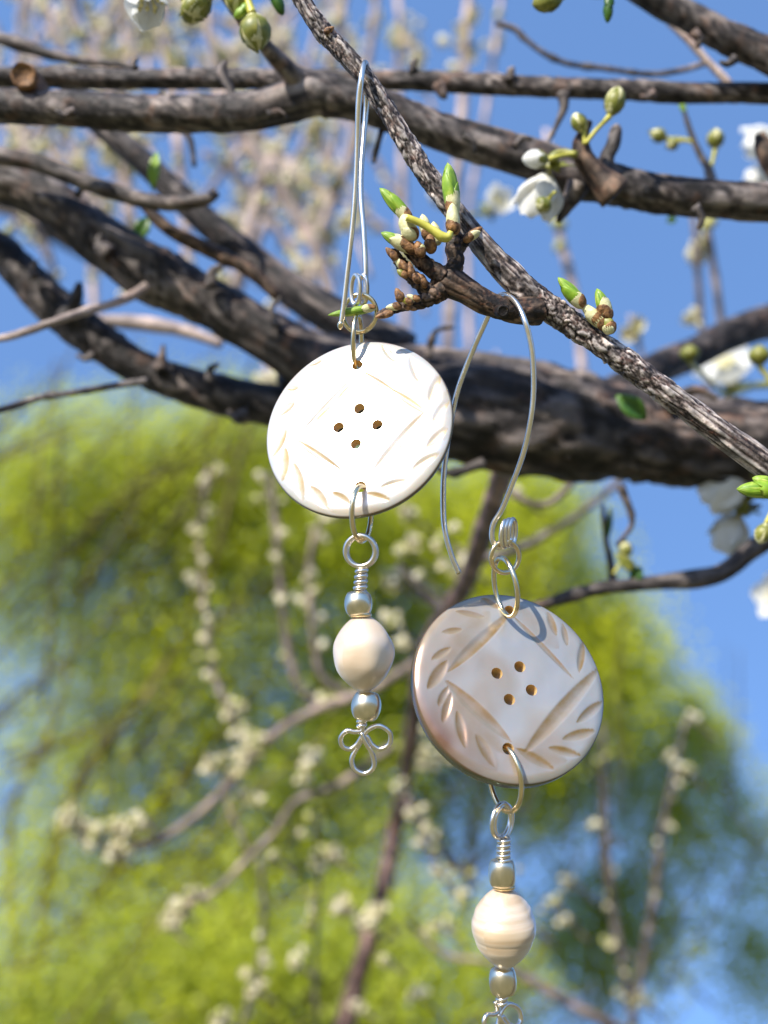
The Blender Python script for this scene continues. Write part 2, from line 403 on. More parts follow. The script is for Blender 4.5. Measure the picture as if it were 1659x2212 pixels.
# ------------------------------------------------------------------ plum tree
plum = thing('plum_tree', 'flowering plum tree with rough dark branches, green buds and white blossom', 'tree', None)
def bark_disp(seed, crack=.22, lump=.12, fa=1.0, fl=1.0):
    o = Vector((seed*3.1, seed*1.7, seed*.9))
    def fn(th, s, p, r):
        c = Vector((math.cos(th), math.sin(th), 0))
        q = Vector((c.x*2.0*fa, c.y*2.0*fa, s/r*.42*fl))+o
        q += Vector((noise.noise(q*1.1), noise.noise(q*1.1+Vector((9, 0, 0))), noise.noise(q*.9+Vector((0, 5, 0)))))*.55
        dd = noise.voronoi(q, distance_metric='DISTANCE', exponent=2.5)[0]
        e = min(1.0, (dd[1]-dd[0])*2.6)
        hi = noise.noise(Vector((q.x*2.6, q.y*2.6, q.z*4.5)))
        e *= max(.25, min(1, .75+.9*noise.noise(q*.6+Vector((3, 3, 3)))))
        lo = noise.noise(Vector((c.x*.7, c.y*.7, s/r*.22))+o)
        f = 1+lump*lo+crack*(e-.6)*(.6+.6*hi)
        return f, max(0, min(1, .12+.75*e+.45*hi))
    return fn
def soft_disp(seed, amp=.12, fl=1.0, knots=0.0):
    o = Vector((seed*3.1, seed*1.7, seed*.9))
    def fn(th, s, p, r):
        c = Vector((math.cos(th), math.sin(th), 0))
        v = noise.noise(Vector((c.x*1.3, c.y*1.3, s/r*.35*fl))+o)
        v2 = noise.noise(Vector((c.x*4, c.y*4, s/r*.9*fl))+o)
        k = knots*max(0, noise.noise(Vector((0, 0, s/r*.28))+o)-.15)
        return 1+amp*v+amp*.5*v2+k, max(0, min(1, .5+.5*v+.45*v2))
    return fn
seedc = [0]
def branch(name, pts, mat, d=None, seg=16, step=None, disp=None, amp=.12, parent=None, knots=.3):
    seedc[0] += 1
    rows = P4(pts, d)
    rmin = sum(r[3] for r in rows)/len(rows)
    path = catmull(rows, step or rmin*.5)
    for p in path: p[3] = max(p[3], 1e-5)
    return link(name, tube_mesh(name, path, seg, disp or soft_disp(seedc[0], amp, knots=knots)), parent or plum, M[mat])

# the twig that carries the earrings, in focus
TW = [(560, -160, 19, .124), (640, -20, 19.5, .124), (690, 58, 21.5, .124), (728, 100, 20), (775, 150, 21), (828, 225, 22), (890, 330, 22.5), (946, 412, 23),
      (1003, 480, 24), (1058, 547, 27), (1108, 601, 30), (1170, 651, 30), (1235, 700, 28), (1320, 760, 27), (1448, 852, 27), (1576, 946, 29), (1660, 1006, 31), (1760, 1080, 34), (1950, 1220, 38, .13), (2200, 1330, 44, .15), (2500, 1350, 55, .17)]
TW = [t if len(t) > 3 else (*t, .1240) for t in TW]
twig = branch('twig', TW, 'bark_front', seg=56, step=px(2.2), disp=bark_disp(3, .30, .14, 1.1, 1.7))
spur = branch('spur', [(1165, 668, 34, .1238), (1115, 672, 30, .1228), (1060, 658, 25, .1222), (1010, 630, 27, .122), (965, 605, 33, .122), (940, 590, 22, .122)], 'bark_spur', seg=40, step=px(2), disp=bark_disp(8, .16, .2, .8, 1.2))
D1 = .1215
def stub(pts, seed, mat='bark_spur', d=D1, crack=.3):
    return branch('spur_shoot', pts, mat, d, seg=28, step=px(2), disp=bark_disp(seed, crack, .3, .7, 1.6), parent=spur)
stub([(960, 600, 22), (925, 572, 19), (895, 548, 18), (880, 536, 14)], 11)
stub([(975, 600, 22), (985, 565, 19), (980, 535, 20), (985, 505, 16)], 12)
stub([(950, 632, 16), (925, 628, 16), (905, 606, 17), (880, 588, 13), (868, 570, 14), (850, 548, 12), (843, 541, 6)], 13, crack=.5)
stub([(960, 628, 22), (930, 644, 19), (895, 655, 14), (862, 664, 13), (832, 675, 10), (815, 682, 7)], 14, crack=.5)
stub([(990, 540, 14), (1005, 520, 12), (1020, 503, 10)], 15)
# cut stub on the spur and cut stub far left
def cut_end(x, y, d, w, depth, parent, tilt=(0.2, 0.1), hollow=.25, mat='bark_spur'):
    n = cs(tilt[0], tilt[1], 1).normalized()
    p1 = at(x, y, d); p0 = p1-n*depth
    r = px(w, d)
    o = link('cut_stub', lathe_mesh('cut_stub', p0, p1, [(0, r*1.1), (.5, r), (.9, r*1.02), (1, r*.86), (.97, r*.72)], 28, .12, x), parent, M[mat])
    link('cut_face', lathe_mesh('cut_face', p1-n*depth*.5, p1-n*depth*.02, [(0, r*.7), (.8, r*.82), (1, r*.76), (1.0-hollow, r*.3), (.96-hollow, r*.02)], 28, .06, x), o, M['wood_cut'])
cut_end(1087, 672, .1195, 13, .002, spur, (.15, -.25), .5)

def bud(tip, base, w, d, kinds, parent, name='leaf_bud', mat='leaf', crease=True, dtip=0, fat=.55):
    """rolled young leaf with overlapping scales; kinds: rows (t0, t1, angle, material)"""
    p0 = at(*base, d); p1 = at(*tip, d+dtip); r = px(w/2, d)
    prof = []
    for i in range(15):
        t = i/14
        prof.append((t, r*max(.03, (math.sin(math.pi*min(1, (t*.5/fat if t < fat else .5+.5*(t-fat)/(1-fat))))**.62*(1 if t > .0 else .6)+(.35*(1-t/fat)**2 if t < fat else 0)))))
    me = lathe_mesh(name, p0, p1, prof, 20, .16, tip[0])
    o = link(name, me, parent, M[mat])
    ax = (p1-p0); L = ax.length; z = ax.normalized()
    side = z.cross(-FWD).normalized(); front = side.cross(z)
    if front.dot(-FWD) < 0: front = -front
    for (t0, t1, ang, m, k) in kinds:
        vs = []; fs = []; nu, nv = 9, 8
        for j in range(nv):
            q = j/(nv-1); t = t0+(t1-t0)*q
            half = R(85)*(1-q**2.2)**.6+.02
            rr = np.interp(t, [a for a, _ in prof], [b2 for _, b2 in prof])*k+px(.6, d)+px(1.2, d)*math.sin(q*3)
            for i in range(nu):
                a = ang+half*(2*i/(nu-1)-1)
                vs.append(p0+z*(L*t)+(front*math.cos(a)+side*math.sin(a))*rr)
        for j in range(nv-1):
            for i in range(nu-1):
                fs.append((j*nu+i, j*nu+i+1, (j+1)*nu+i+1, (j+1)*nu+i))
        sm = bpy.data.meshes.new('bud_scale'); sm.from_pydata(vs, [], fs); sm.update()
        so_ = link('bud_scale', sm, o, M[m])
        md = so_.modifiers.new('thick', 'SOLIDIFY'); md.thickness = px(1.6, d)
    return o
BR = 'scale_brown'; PA = 'scale_pale'
bud((967, 351), (981, 468), 33, .1203, [(0, .5, .2, PA, 1.05), (0, .28, -.9, BR, 1.12), (0, .62, 1.3, 'leaf', 1.03), (.0, .85, -1.0, 'leaf', 1.04)], plum)
bud((977, 438), (980, 508), 30, .1192, [(0, .35, .3, BR, 1.1), (0, .45, -.8, BR, 1.06)], plum, mat='scale_pale', fat=.45)
bud((820, 406), (888, 478), 28, .1205, [(0, .42, -.3, PA, 1.06), (0, .3, .9, BR, 1.1), (0, .8, .9, 'leaf', 1.04)], plum, fat=.5)
bud((870, 462), (895, 520), 36, .1200, [(0, .4, .2, BR, 1.06), (0, .5, -.9, PA, 1.08)], plum, mat='scale_pale', fat=.6)
bud((823, 502), (902, 545), 27, .1204, [(0, .35, 0, BR, 1.1), (.2, .55, .6, BR, 1.08), (.05, .75, -.5, PA, 1.06), (.1, .7, .9, PA, 1.04)], plum, fat=.5)
bud((912, 462), (925, 520), 24, .1225, [(0, .45, 0, BR, 1.1), (0, .6, 1, PA, 1.05)], plum, mat='scale_pale')
bud((936, 478), (946, 530), 22, .123, [(0, .5, 0, PA, 1.1)], plum, mat='scale_pale')
bud((900, 520), (912, 556), 22, .1198, [(0, .6, 0, BR, 1.1), (0, .7, 1, PA, 1.08)], plum, mat='scale_brown')
bud((928, 505), (932, 548), 24, .1205, [(0, .6, 0, BR, 1.1), (0, .7, -1, BR, 1.08)], plum, mat='scale_brown')
bud((1042, 490), (1002, 522), 19, .1205, [(0, .5, 0, BR, 1.1), (.2, .8, .8, PA, 1.06), (0, .4, -1, BR, 1.1)], plum, mat='scale_brown')
bud((708, 681), (812, 664), 19, .1230, [(0, .3, 0, PA, 1.08), (0, .22, 1, BR, 1.1)], plum, fat=.45)
bud((855, 622), (868, 652), 18, .1195, [(0, .55, 0, BR, 1.1), (0, .6, 1, BR, 1.05)], plum, mat='scale_brown', fat=.45)
for (tx, ty, bx, by, w, m) in [(838, 540, 858, 562, 22, BR), (858, 562, 874, 584, 22, PA), (868, 566, 884, 590, 20, BR), (885, 572, 890, 602, 20, BR), (862, 586, 880, 600, 20, 'calyx'),
                               (890, 590, 905, 612, 22, BR), (840, 664, 868, 662, 22, PA), (818, 684, 850, 676, 20, BR), (868, 646, 892, 656, 18, 'stalk'), (895, 668, 872, 660, 16, BR), (906, 596, 920, 622, 20, BR), (884, 640, 908, 650, 18, PA)]:
    bud((tx-(bx-tx)*.25, ty-(by-ty)*.25), (bx, by), w*.72, .1198+random.uniform(-.0004, .0008), [(0, .6, .3, BR, 1.1)], plum, mat=m, fat=.5)
# curved yellow stalk across the cluster
o = link('stalk', tube_mesh('stalk', catmull(P4([(878, 470, 8), (905, 480, 8), (935, 497, 9), (955, 511, 11), (968, 512, 9), (974, 500, 6)], .1186), px(3)), 14, soft_disp(99, .08)), plum, M['stalk'])
# buds further along the twig
bud((1205, 599), (1262, 664), 30, .1225, [(0, .45, -.2, PA, 1.06), (0, .3, .8, BR, 1.12), (0, .8, -1.0, 'leaf', 1.05)], plum, fat=.42)
bud((1255, 655), (1312, 712), 27, .1225, [(.0, .35, 0, BR, 1.12), (.3, .6, .3, BR, 1.12), (.2, .8, -.6, PA, 1.1)], plum, mat='scale_pale', fat=.5)
bud((1289, 623), (1316, 692), 28, .1222, [(0, .7, .3, PA, 1.07), (0, .3, .2, BR, 1.14), (.2, .52, -.9, BR, 1.12)], plum, fat=.5)
bud((1308, 680), (1320, 722), 28, .1222, [(0, .6, .3, BR, 1.1), (0, .5, -.9, PA, 1.1)], plum, mat='calyx', fat=.5)
bud((1591, 1056), (1700, 1062), 36, .1195, [(0, .6, 0, 'leaf', 1.08), (0, .7, 1.2, 'leaf', 1.05)], plum, fat=.55)
bud((1625, 1032), (1690, 1056), 30, .1200, [(0, .5, 0, 'leaf', 1.08)], plum, fat=.55)
bud((722, 58), (700, 72), 12, .1228, [(0, .6, 0, BR, 1.1)], plum, mat='scale_brown')

# ---- branches close behind
DB = .172
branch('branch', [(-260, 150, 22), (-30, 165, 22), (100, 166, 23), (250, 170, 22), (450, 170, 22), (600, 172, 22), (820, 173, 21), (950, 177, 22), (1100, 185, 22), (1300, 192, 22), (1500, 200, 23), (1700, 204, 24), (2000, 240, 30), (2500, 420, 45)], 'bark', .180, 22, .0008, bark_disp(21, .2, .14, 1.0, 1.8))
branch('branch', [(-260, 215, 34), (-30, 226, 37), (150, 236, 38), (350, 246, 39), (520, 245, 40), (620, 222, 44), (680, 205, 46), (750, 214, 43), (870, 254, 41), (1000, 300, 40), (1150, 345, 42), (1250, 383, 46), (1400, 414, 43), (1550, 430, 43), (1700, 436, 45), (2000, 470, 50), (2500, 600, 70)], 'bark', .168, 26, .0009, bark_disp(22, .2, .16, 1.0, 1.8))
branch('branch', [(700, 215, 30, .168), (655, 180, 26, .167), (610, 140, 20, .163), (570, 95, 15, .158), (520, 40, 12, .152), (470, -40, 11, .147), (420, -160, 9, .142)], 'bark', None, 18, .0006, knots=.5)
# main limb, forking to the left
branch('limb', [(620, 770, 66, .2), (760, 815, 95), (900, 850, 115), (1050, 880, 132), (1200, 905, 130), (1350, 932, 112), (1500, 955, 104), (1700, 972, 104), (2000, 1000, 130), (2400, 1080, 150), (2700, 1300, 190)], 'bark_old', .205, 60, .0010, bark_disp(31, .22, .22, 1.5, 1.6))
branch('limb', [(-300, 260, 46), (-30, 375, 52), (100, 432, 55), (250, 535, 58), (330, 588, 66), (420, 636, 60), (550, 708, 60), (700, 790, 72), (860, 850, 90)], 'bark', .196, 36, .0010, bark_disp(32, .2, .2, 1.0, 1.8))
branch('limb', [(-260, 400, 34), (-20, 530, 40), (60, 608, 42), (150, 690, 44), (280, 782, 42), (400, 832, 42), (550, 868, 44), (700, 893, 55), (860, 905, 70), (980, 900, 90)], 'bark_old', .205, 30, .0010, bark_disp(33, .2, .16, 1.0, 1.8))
# more of the tree above the frame, whose shade dapples the limb
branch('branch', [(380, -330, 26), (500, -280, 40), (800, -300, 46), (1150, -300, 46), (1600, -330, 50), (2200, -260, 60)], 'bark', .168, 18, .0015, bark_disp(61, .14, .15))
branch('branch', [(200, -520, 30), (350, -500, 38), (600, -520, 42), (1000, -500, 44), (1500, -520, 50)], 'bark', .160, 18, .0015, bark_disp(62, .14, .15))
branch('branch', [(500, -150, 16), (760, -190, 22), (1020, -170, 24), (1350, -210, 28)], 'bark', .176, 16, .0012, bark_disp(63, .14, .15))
for (x, y, r, d) in [(300, 160, 22, .178), (900, 168, 21, .178), (1420, 188, 22, .178), (180, 225, 37, .166), (560, 262, 38, .166), (980, 285, 38, .166), (1100, 340, 40, .166), (1480, 430, 42, .166), (150, 455, 55, .193), (270, 560, 55, .193), (470, 655, 60, .193), (620, 735, 62, .193), (90, 620, 40, .203), (220, 745, 42, .203), (460, 850, 42, .203), (560, 880, 44, .203),
                     (820, 790, 90, .2), (930, 830, 100, .2), (1030, 810, 100, .2), (1150, 850, 110, .2), (1260, 900, 110, .2), (1400, 930, 100, .2), (1100, 960, 110, .2), (1300, 1000, 110, .2), (1480, 60, 30, .173), (1600, 110, 34, .173)]:
    a = random.uniform(-1.3, 1.3)+(math.pi if random.random() < .35 else 0); L = random.uniform(.35, .75)*max(r, 30)
    e0 = (x+r*.6*math.sin(a), y-r*.6*math.cos(a)); w = random.uniform(5, 11)
    e1_ = (x+(r*.95+L*.5)*math.sin(a+.2), y-(r*.95+L*.5)*math.cos(a+.2)); e2_ = (x+(r*.95+L)*math.sin(a+.5), y-(r*.95+L)*math.cos(a+.5))
    branch('stub', [(*e0, w*1.6), (*e1_, w), (*e2_, w*.6)], 'bark_old', d-.004, 12, .0006, knots=.8)
# trunk out of frame to the ground
tr = at(2700, 1300, .205)
base = Vector((tr.x+.05, tr.y+.02, -.08))
link('trunk', tube_mesh('trunk', catmull([(*base, .05), (*(base+Vector((-.015, .01, .7))), .038), (*tr, .026), (*(tr+Vector((.05, .02, .35))), .02), (*(tr+Vector((.02, .05, .8))), .01)], .01), 24, bark_disp(41, .1, .15)), plum, M['bark_old'])
# secondary branches
branch('branch', [(1330, 850, 40, .24), (1420, 795, 37, .25), (1500, 762, 36, .26), (1600, 715, 36, .27), (1720, 680, 38, .28), (2000, 600, 45, .3)], 'bark_old', None, 20, .001, bark_disp(34, .12, .15))
branch('branch', [(1250, -120, 26), (1390, -15, 29), (1480, 32, 31), (1560, 78, 33), (1700, 142, 37), (2000, 320, 45), (2500, 600, 60)], 'bark', .175, 24, .0009, bark_disp(35, .2, .15, 1.0, 1.8))
branch('branch', [(150, 190, 30, .215), (220, 268, 28, .215), (330, 370, 27, .215), (450, 480, 30, .215), (560, 572, 33, .215), (650, 640, 38, .213), (760, 705, 44, .21), (870, 770, 55, .208)], 'bark_old', None, 22, .001, bark_disp(36, .12, .15))
branch('branch', [(-120, 310, 20), (-20, 335, 20), (80, 352, 19), (180, 392, 18), (280, 425, 17), (360, 440, 16), (440, 432, 14), (470, 415, 9)], 'bark', .185, 18, .0008, knots=.4)
branch('branch', [(300, 430, 10), (360, 492, 14), (440, 535, 16), (530, 578, 15), (600, 640, 12)], 'bark_spur', .19, 16, .0008, knots=.5)
branch('twig', [(-120, 740, 8), (-10, 733, 8), (60, 715, 9), (130, 690, 9), (200, 668, 9, .182), (260, 650, 10, .187), (318, 622, 13, .192)], 'bark_pale', .178, 14, .0006, knots=.6)
branch('twig', [(-120, 860, 7), (-20, 885, 7), (20, 880, 8), (90, 858, 7), (160, 848, 7), (230, 836, 7), (320, 822, 8)], 'bark', .185, 14, .0006, knots=.6)
branch('twig', [(200, 690, 12), (320, 700, 16), (400, 715, 14), (480, 745, 9)], 'bark_pale', .25, 14, .001)
branch('twig', [(-30, 75, 12), (40, 95, 14), (110, 118, 11), (180, 132, 9), (260, 140, 7), (330, 165, 6)], 'bark', .195, 14, .0008, knots=.5)
branch('twig', [(1070, 50, 6), (1110, 62, 7), (1135, 85, 6), (1180, 118, 6), (1230, 138, 6), (1300, 147, 6), (1400, 160, 6), (1470, 152, 6), (1530, 135, 6)], 'bark', .21, 12, .0007, knots=.8)
branch('twig', [(1440, 40, 8), (1490, 90, 8), (1530, 135, 8), (1580, 185, 9)], 'bark_pale', .2, 12, .0008, knots=.4)
branch('thorn', [(1215, 200, 15), (1218, 230, 10), (1205, 265, 6), (1180, 315, 4)], 'bark', .178, 12, .0005)
branch('thorn', [(830, 255, 8), (822, 290, 6), (808, 345, 6), (806, 352, 3)], 'bark', .17, 12, .0005)
branch('thorn', [(500, 240, 14), (500, 200, 9), (480, 155, 11), (488, 130, 4)], 'bark', .168, 12, .0005)
branch('thorn', [(345, 200, 9), (375, 250, 9), (410, 300, 7), (420, 360, 5)], 'bark_old', .2, 12, .0006)
branch('thorn', [(945, 180, 12), (958, 205, 11), (965, 212, 4)], 'bark', .178, 12, .0005)
branch('thorn', [(1100, 175, 12), (1105, 152, 9), (1112, 148, 3)], 'bark', .178, 12, .0005)
branch('thorn', [(1325, 410, 26), (1310, 350, 17), (1325, 310, 15), (1330, 280, 13), (1328, 270, 6)], 'bark', .164, 14, .0005, knots=.4)
branch('thorn', [(1250, 400, 25), (1240, 420, 20), (1215, 460, 12), (1205, 478, 5)], 'bark', .164, 14, .0005)
branch('thorn', [(345, 800, 20), (350, 770, 9), (353, 745, 4)], 'bark_old', .2, 12, .0006)
branch('thorn', [(140, 690, 22), (165, 640, 14), (172, 610, 6)], 'bark_old', .2, 12, .0006)
branch('twig', [(1120, 1320, 8), (1180, 1303, 11), (1240, 1285, 13), (1300, 1270, 14), (1380, 1262, 15), (1450, 1255, 17), (1540, 1245, 19), (1580, 1225, 20), (1620, 1190, 21), (1690, 1150, 22), (1850, 1080, 26), (2200, 1020, 40)], 'bark_old', .2, 18, .0008, knots=.35)
branch('twig', [(1325, 1262, 11), (1318, 1210, 8), (1308, 1160, 6), (1302, 1090, 4)], 'bark', .21, 12, .0008, knots=.5)
cut_end(50, 160, .164, 29, .012, plum, (.15, -.15), .75, 'scale_brown')

# ---- blossom
def petal_mesh(name, L, Wd, cup, droop=.0, nu=7, nv=9):
    vs = []; fs = []
    for j in range(nv):
        q = j/(nv-1); half = Wd*.5*(math.sin(math.pi*(q*.86+.08))**.75)*(1 if q > .02 else .3)
        for i in range(nu):
            a = 2*i/(nu-1)-1
            ruf = .05*L*noise.noise(Vector((a*1.8, q*3, L*1000)))
            vs.append((a*half, q*L*(1-.06*a*a*q), cup*L*(q*q*.9+.35*a*a)*1.0-droop*L*q+ruf))
    for j in range(nv-1):
        for i in range(nu-1): fs.append((j*nu+i, j*nu+i+1, (j+1)*nu+i+1, (j+1)*nu+i))
    me = bpy.data.meshes.new(name); me.from_pydata(vs, [], fs); me.update(); return me
PET = [petal_mesh('petal', .0066, .0062, .35), petal_mesh('petal', .0064, .0066, .5), petal_mesh('petal', .0068, .0060, .25)]
SEP = petal_mesh('sepal', .0030, .0020, .2, .25, 5, 5)
def frame(dirv, roll=0):
    z = dirv.normalized(); x = z.orthogonal().normalized(); y = z.cross(x)
    return Matrix((x, y, z)).transposed() @ Matrix.Rotation(roll, 3, 'Z')
def place(o, Mx, p, s=1):
    o.matrix_local = Matrix.Translation(p) @ Mx.to_4x4() @ Matrix.Scale(s, 4)
def flower(x, y, d, dirv, size, stem_px, openness=.6, roll=0, mat='petal'):
    """flower with five petals; dirv: the way it faces; stem_px: picture point where its stalk starts"""
    p = at(x, y, d); s = size
    st = at(*stem_px)
    r = .0005*s
    calyx_p = p-dirv.normalized()*.0022*s
    path = catmull([(*st, r*1.2), (*((st+calyx_p)*.5+Vector((0, 0, .0006))), r), (*calyx_p, r*1.4), (*(p-dirv.normalized()*.0008*s), .0014*s), (*p, .0017*s)], .0004)
    fl = link('blossom', tube_mesh('blossom', path, 12, soft_disp(x, .1)), plum, M['calyx'])
    fr = frame(dirv, roll)
    for k in range(5):
        a = 2*math.pi*k/5
        Mx = fr @ Matrix.Rotation(a, 3, 'Z') @ Matrix.Rotation(R(78)*(1-openness), 3, 'X')
        o = link('petal', PET[k % 3], fl, M[mat]); place(o, Mx, p+(Mx @ Vector((0, .0009*s, 0))), s)
        m2 = fr @ Matrix.Rotation(a+.63, 3, 'Z') @ Matrix.Rotation(R(-15), 3, 'X')
        o = link('sepal', SEP, fl, M['calyx']); place(o, m2, p-dirv.normalized()*.0006*s+(m2 @ Vector((0, .0008*s, 0))), s)
    bmn = bmesh.new()
    for k in range(14):
        a = k*2.4; q = R(12+22*((k*37) % 10)/10)
        v = fr @ Vector((math.sin(q)*math.cos(a), math.sin(q)*math.sin(a), math.cos(q)))
        e = p+v*.0045*s
        for (c0, rr) in ((p.lerp(e, .5), .00012*s), (e, .0004*s)):
            mtx = Matrix.Translation(c0) @ v.to_track_quat('Z', 'Y').to_matrix().to_4x4()
            if rr < .0003*s: bmesh.ops.create_cone(bmn, segments=5, radius1=rr, radius2=rr, depth=(e-p).length, matrix=mtx)
            else: bmesh.ops.create_icosphere(bmn, subdivisions=1, radius=rr, matrix=mtx)
    me = bpy.data.meshes.new('stamens'); bmn.to_mesh(me); bmn.free()
    so_ = link('stamens', me, fl, M['stamen']); so_['kind'] = 'stuff'
    return fl
def flower_bud(x, y, d, tipxy, w, stem=None, white=.45, mat='calyx'):
    """round bud: calyx cup with petals closed above it; x,y is the base of the bud"""
    p0 = at(x, y, d); p1 = at(*tipxy, d); r = px(w/2, d)
    prof = [(0, r*.25), (.1, r*.55), (.25, r*.85), (.45, r), (.65, r*.95), (.82, r*.72), (.94, r*.4), (1, r*.08)]
    o = link('flower_bud', lathe_mesh('flower_bud', p0, p1, prof, 20, .12, x), plum, M['scale_pale'] if white > .6 else M[mat])
    z = (p1-p0).normalized(); L = (p1-p0).length
    fr = frame(z, x)
    for k in range(5):
        a = 2*math.pi*k/5; vs = []; fs = []
        for j in range(6):
            q = j/5; t = .02+q*white*1.2
            rr = np.interp(t, [a_ for a_, _ in prof], [b_ for _, b_ in prof])*1.07
            h = .62*(1-q**2)**.7+.02
            for i in range(5):
                an = a+h*(i/2-1)
                vs.append(p0+z*L*t+fr @ Vector((math.cos(an), math.sin(an), 0))*rr)
        for j in range(5):
            for i in range(4): fs.append((j*5+i, j*5+i+1, (j+1)*5+i+1, (j+1)*5+i))
        me = bpy.data.meshes.new('sepal'); me.from_pydata(vs, [], fs); me.update()
        link('sepal', me, o, M['calyx'])
    if stem:
        s0 = at(*stem); rr = px(w*.11, d)
        link('pedicel', tube_mesh('pedicel', catmull([(*s0, rr), (*((s0+p0)*.5+UP*px(3, d)), rr), (*p0, rr*1.4)], px(4, d)), 10), o, M['stalk'])
    return o
# flower hanging from the spur behind the twig
flower(1188, 366, .160, cs(-.3, -.9, -.35), 1.0, (1245, 335, .158), .42, .4)
flower_bud(1185, 345, .156, (1128, 343), 40, (1245, 332, .158), .35, 'petal')
flower_bud(1262, 285, .158, (1240, 245), 34, (1262, 312, .158), .8)
flower_bud(1318, 250, .157, (1338, 188), 44, (1265, 310, .158), .85)
flower_bud(1185, 430, .158, (1163, 455), 36, (1200, 415, .157), .9)
branch('spur', [(1330, 420, 28), (1290, 380, 24), (1262, 345, 22), (1255, 315, 20), (1262, 285, 12), (1275, 262, 6)], 'bark_spur', .160, 18, .0005, knots=.7)
# clipped blossom and buds at the top edge
flower(318, -40, .150, cs(.1, -.9, .4), .95, (400, -60, .150), .35, .3)
flower_bud(400, 2, .149, (440, 36), 66, (400, -60, .150), .95)
flower_bud(455, -10, .149, (395, 30), 60, (420, -60, .150), .95)
flower_bud(520, -30, .147, (508, 30), 58, (500, -60, .147), .85)
flower_bud(545, 30, .145, (558, 108), 66, (520, -40, .147), .9)
bud((612, 34), (585, -30), 26, .148, [(0, .5, 0, PA, 1.06)], plum, mat='leaf_dark')
bud((505, 40), (545, 10), 24, .146, [(0, .5, 0, 'leaf', 1.06)], plum)
branch('twig', [(380, -120, 12), (420, -70, 11), (520, -45, 10), (600, -60, 9), (700, -140, 9)], 'bark_spur', .149, 14, .0006)
flower_bud(1215, -5, .150, (1150, 10), 46, (1250, -60, .15), .4, 'calyx')
bud((1312, 50), (1316, -10), 22, .15, [(0, .5, 0, 'leaf_dark', 1.06)], plum, mat='leaf_dark')
branch('twig', [(1230, -90, 8), (1255, -20, 7), (1320, -10, 6), (1400, -30, 7)], 'bark', .152, 12, .0006)
# flower in shade at the side of the limb
flower(1625, 1025, .20, cs(-.85, -.5, -.45), 1.35, (1720, 1010, .20), .38, .2)
flower(1600, 1105, .205, cs(-.3, -.9, -.5), 1.15, (1700, 1040, .205), .35, .9)
flower_bud(1655, 1130, .15, (1640, 1175), 34, (1690, 1060, .152), .8)
flower(1700, 290, .27, cs(-.8, -.4, -.3), 1.5, (1745, 420, .178), .55, 0)
flower(1672, 350, .28, cs(-.5, -.8, -.2), 1.2, (1745, 420, .178), .5, 1)
flower(1580, 825, .33, cs(-.3, .6, .3), 1.7, (1660, 830, .25), .75, .4)
flower(1690, 1290, .3, cs(-.6, .1, .4), 1.1, (1720, 1300, .27), .7, .4)
flower(1060, 450, .30, cs(.4, .2, .8), 1.0, (1010, 470, .30), .5, .4)
flower_bud(1490, 782, .22, (1490, 745), 40, (1560, 850, .24), .6)
flower_bud(1640, 790, .2, (1640, 745), 44, (1680, 850, .2), .6)
flower_bud(1545, 322, .2, (1546, 278), 36, (1530, 400, .2), .85)
flower_bud(1440, 300, .2, (1405, 285), 30, (1500, 305, .2), .95, )
flower_bud(1465, 305, .2, (1440, 318), 26, (1500, 310, .2), .95)
branch('twig', [(1540, 410, 16), (1530, 365, 9), (1510, 330, 7), (1490, 280, 6), (1475, 230, 4)], 'bark', .2, 12, .0007, knots=.5)
branch('twig', [(1690, 380, 26), (1655, 330, 22), (1640, 290, 12)], 'bark_spur', .176, 12, .0007)
def leaf(x0, y0, x1, y1, w, d, mat='leaf_dark', curl=.25):
    p0 = at(x0, y0, d); p1 = at(x1, y1, d); z = (p1-p0); n = (-FWD).cross(z).normalized(); f = z.cross(n).normalized()
    vs = []; fs = []
    for j in range(8):
        q = j/7; h = px(w/2, d)*math.sin(math.pi*(q*.95+.03))**.8
        for i in range(5):
            a = i/2-1
            vs.append(p0+z*q+n*a*h+f*(abs(a)*h*.5+math.sin(q*3)*z.length*curl*.3))
    for j in range(7):
        for i in range(4): fs.append((j*5+i, j*5+i+1, (j+1)*5+i+1, (j+1)*5+i))
    me = bpy.data.meshes.new('leaf'); me.from_pydata(vs, [], fs); me.update()
    o = link('leaf', me, plum, M[mat]); md = o.modifiers.new('thick', 'SOLIDIFY'); md.thickness = px(1.5, d)
for a in [(1395, 905, 1330, 855, 46, .175), (330, 410, 340, 330, 26, .19, 'leaf'), (320, 470, 300, 520, 36, .2), (1310, 1170, 1318, 1095, 14, .21), (1360, 1255, 1385, 1225, 30, .2), (1480, 250, 1465, 215, 14, .2, 'leaf'),
          (1375, 1240, 1330, 1195, 26, .2, 'calyx'), (1460, 470, 1440, 480, 20, .22)]:
    leaf(*a)
flower_bud(1352, 1205, .205, (1350, 1168), 30, (1325, 1240, .205), .9)

# ---- shoots in the middle distance, rising from a limb that runs behind the main limb
branch('limb', [(-420, 250, 42), (-30, 400, 40), (250, 560, 36), (550, 720, 34), (850, 860, 34), (1200, 900, 36), (1600, 950, 40), (2100, 1020, 50), (2500, 1150, 70)], 'bark_old', .62, 20, .004, bark_disp(51, .1, .14))
FAR = petal_mesh('petal_far', .0050, .0048, .55, 0, 3, 4)
bmf = bmesh.new()
for k in range(5):
    mtx = Matrix.Rotation(2*math.pi*k/5, 4, 'Z') @ Matrix.Rotation(R(28), 4, 'X') @ Matrix.Translation((0, .0006, 0))
    b2 = bmesh.new(); b2.from_mesh(FAR); b2.transform(mtx); t_ = bpy.data.meshes.new('t'); b2.to_mesh(t_); b2.free(); bmf.from_mesh(t_); bpy.data.meshes.remove(t_)
bmesh.ops.create_icosphere(bmf, subdivisions=1, radius=.0016)
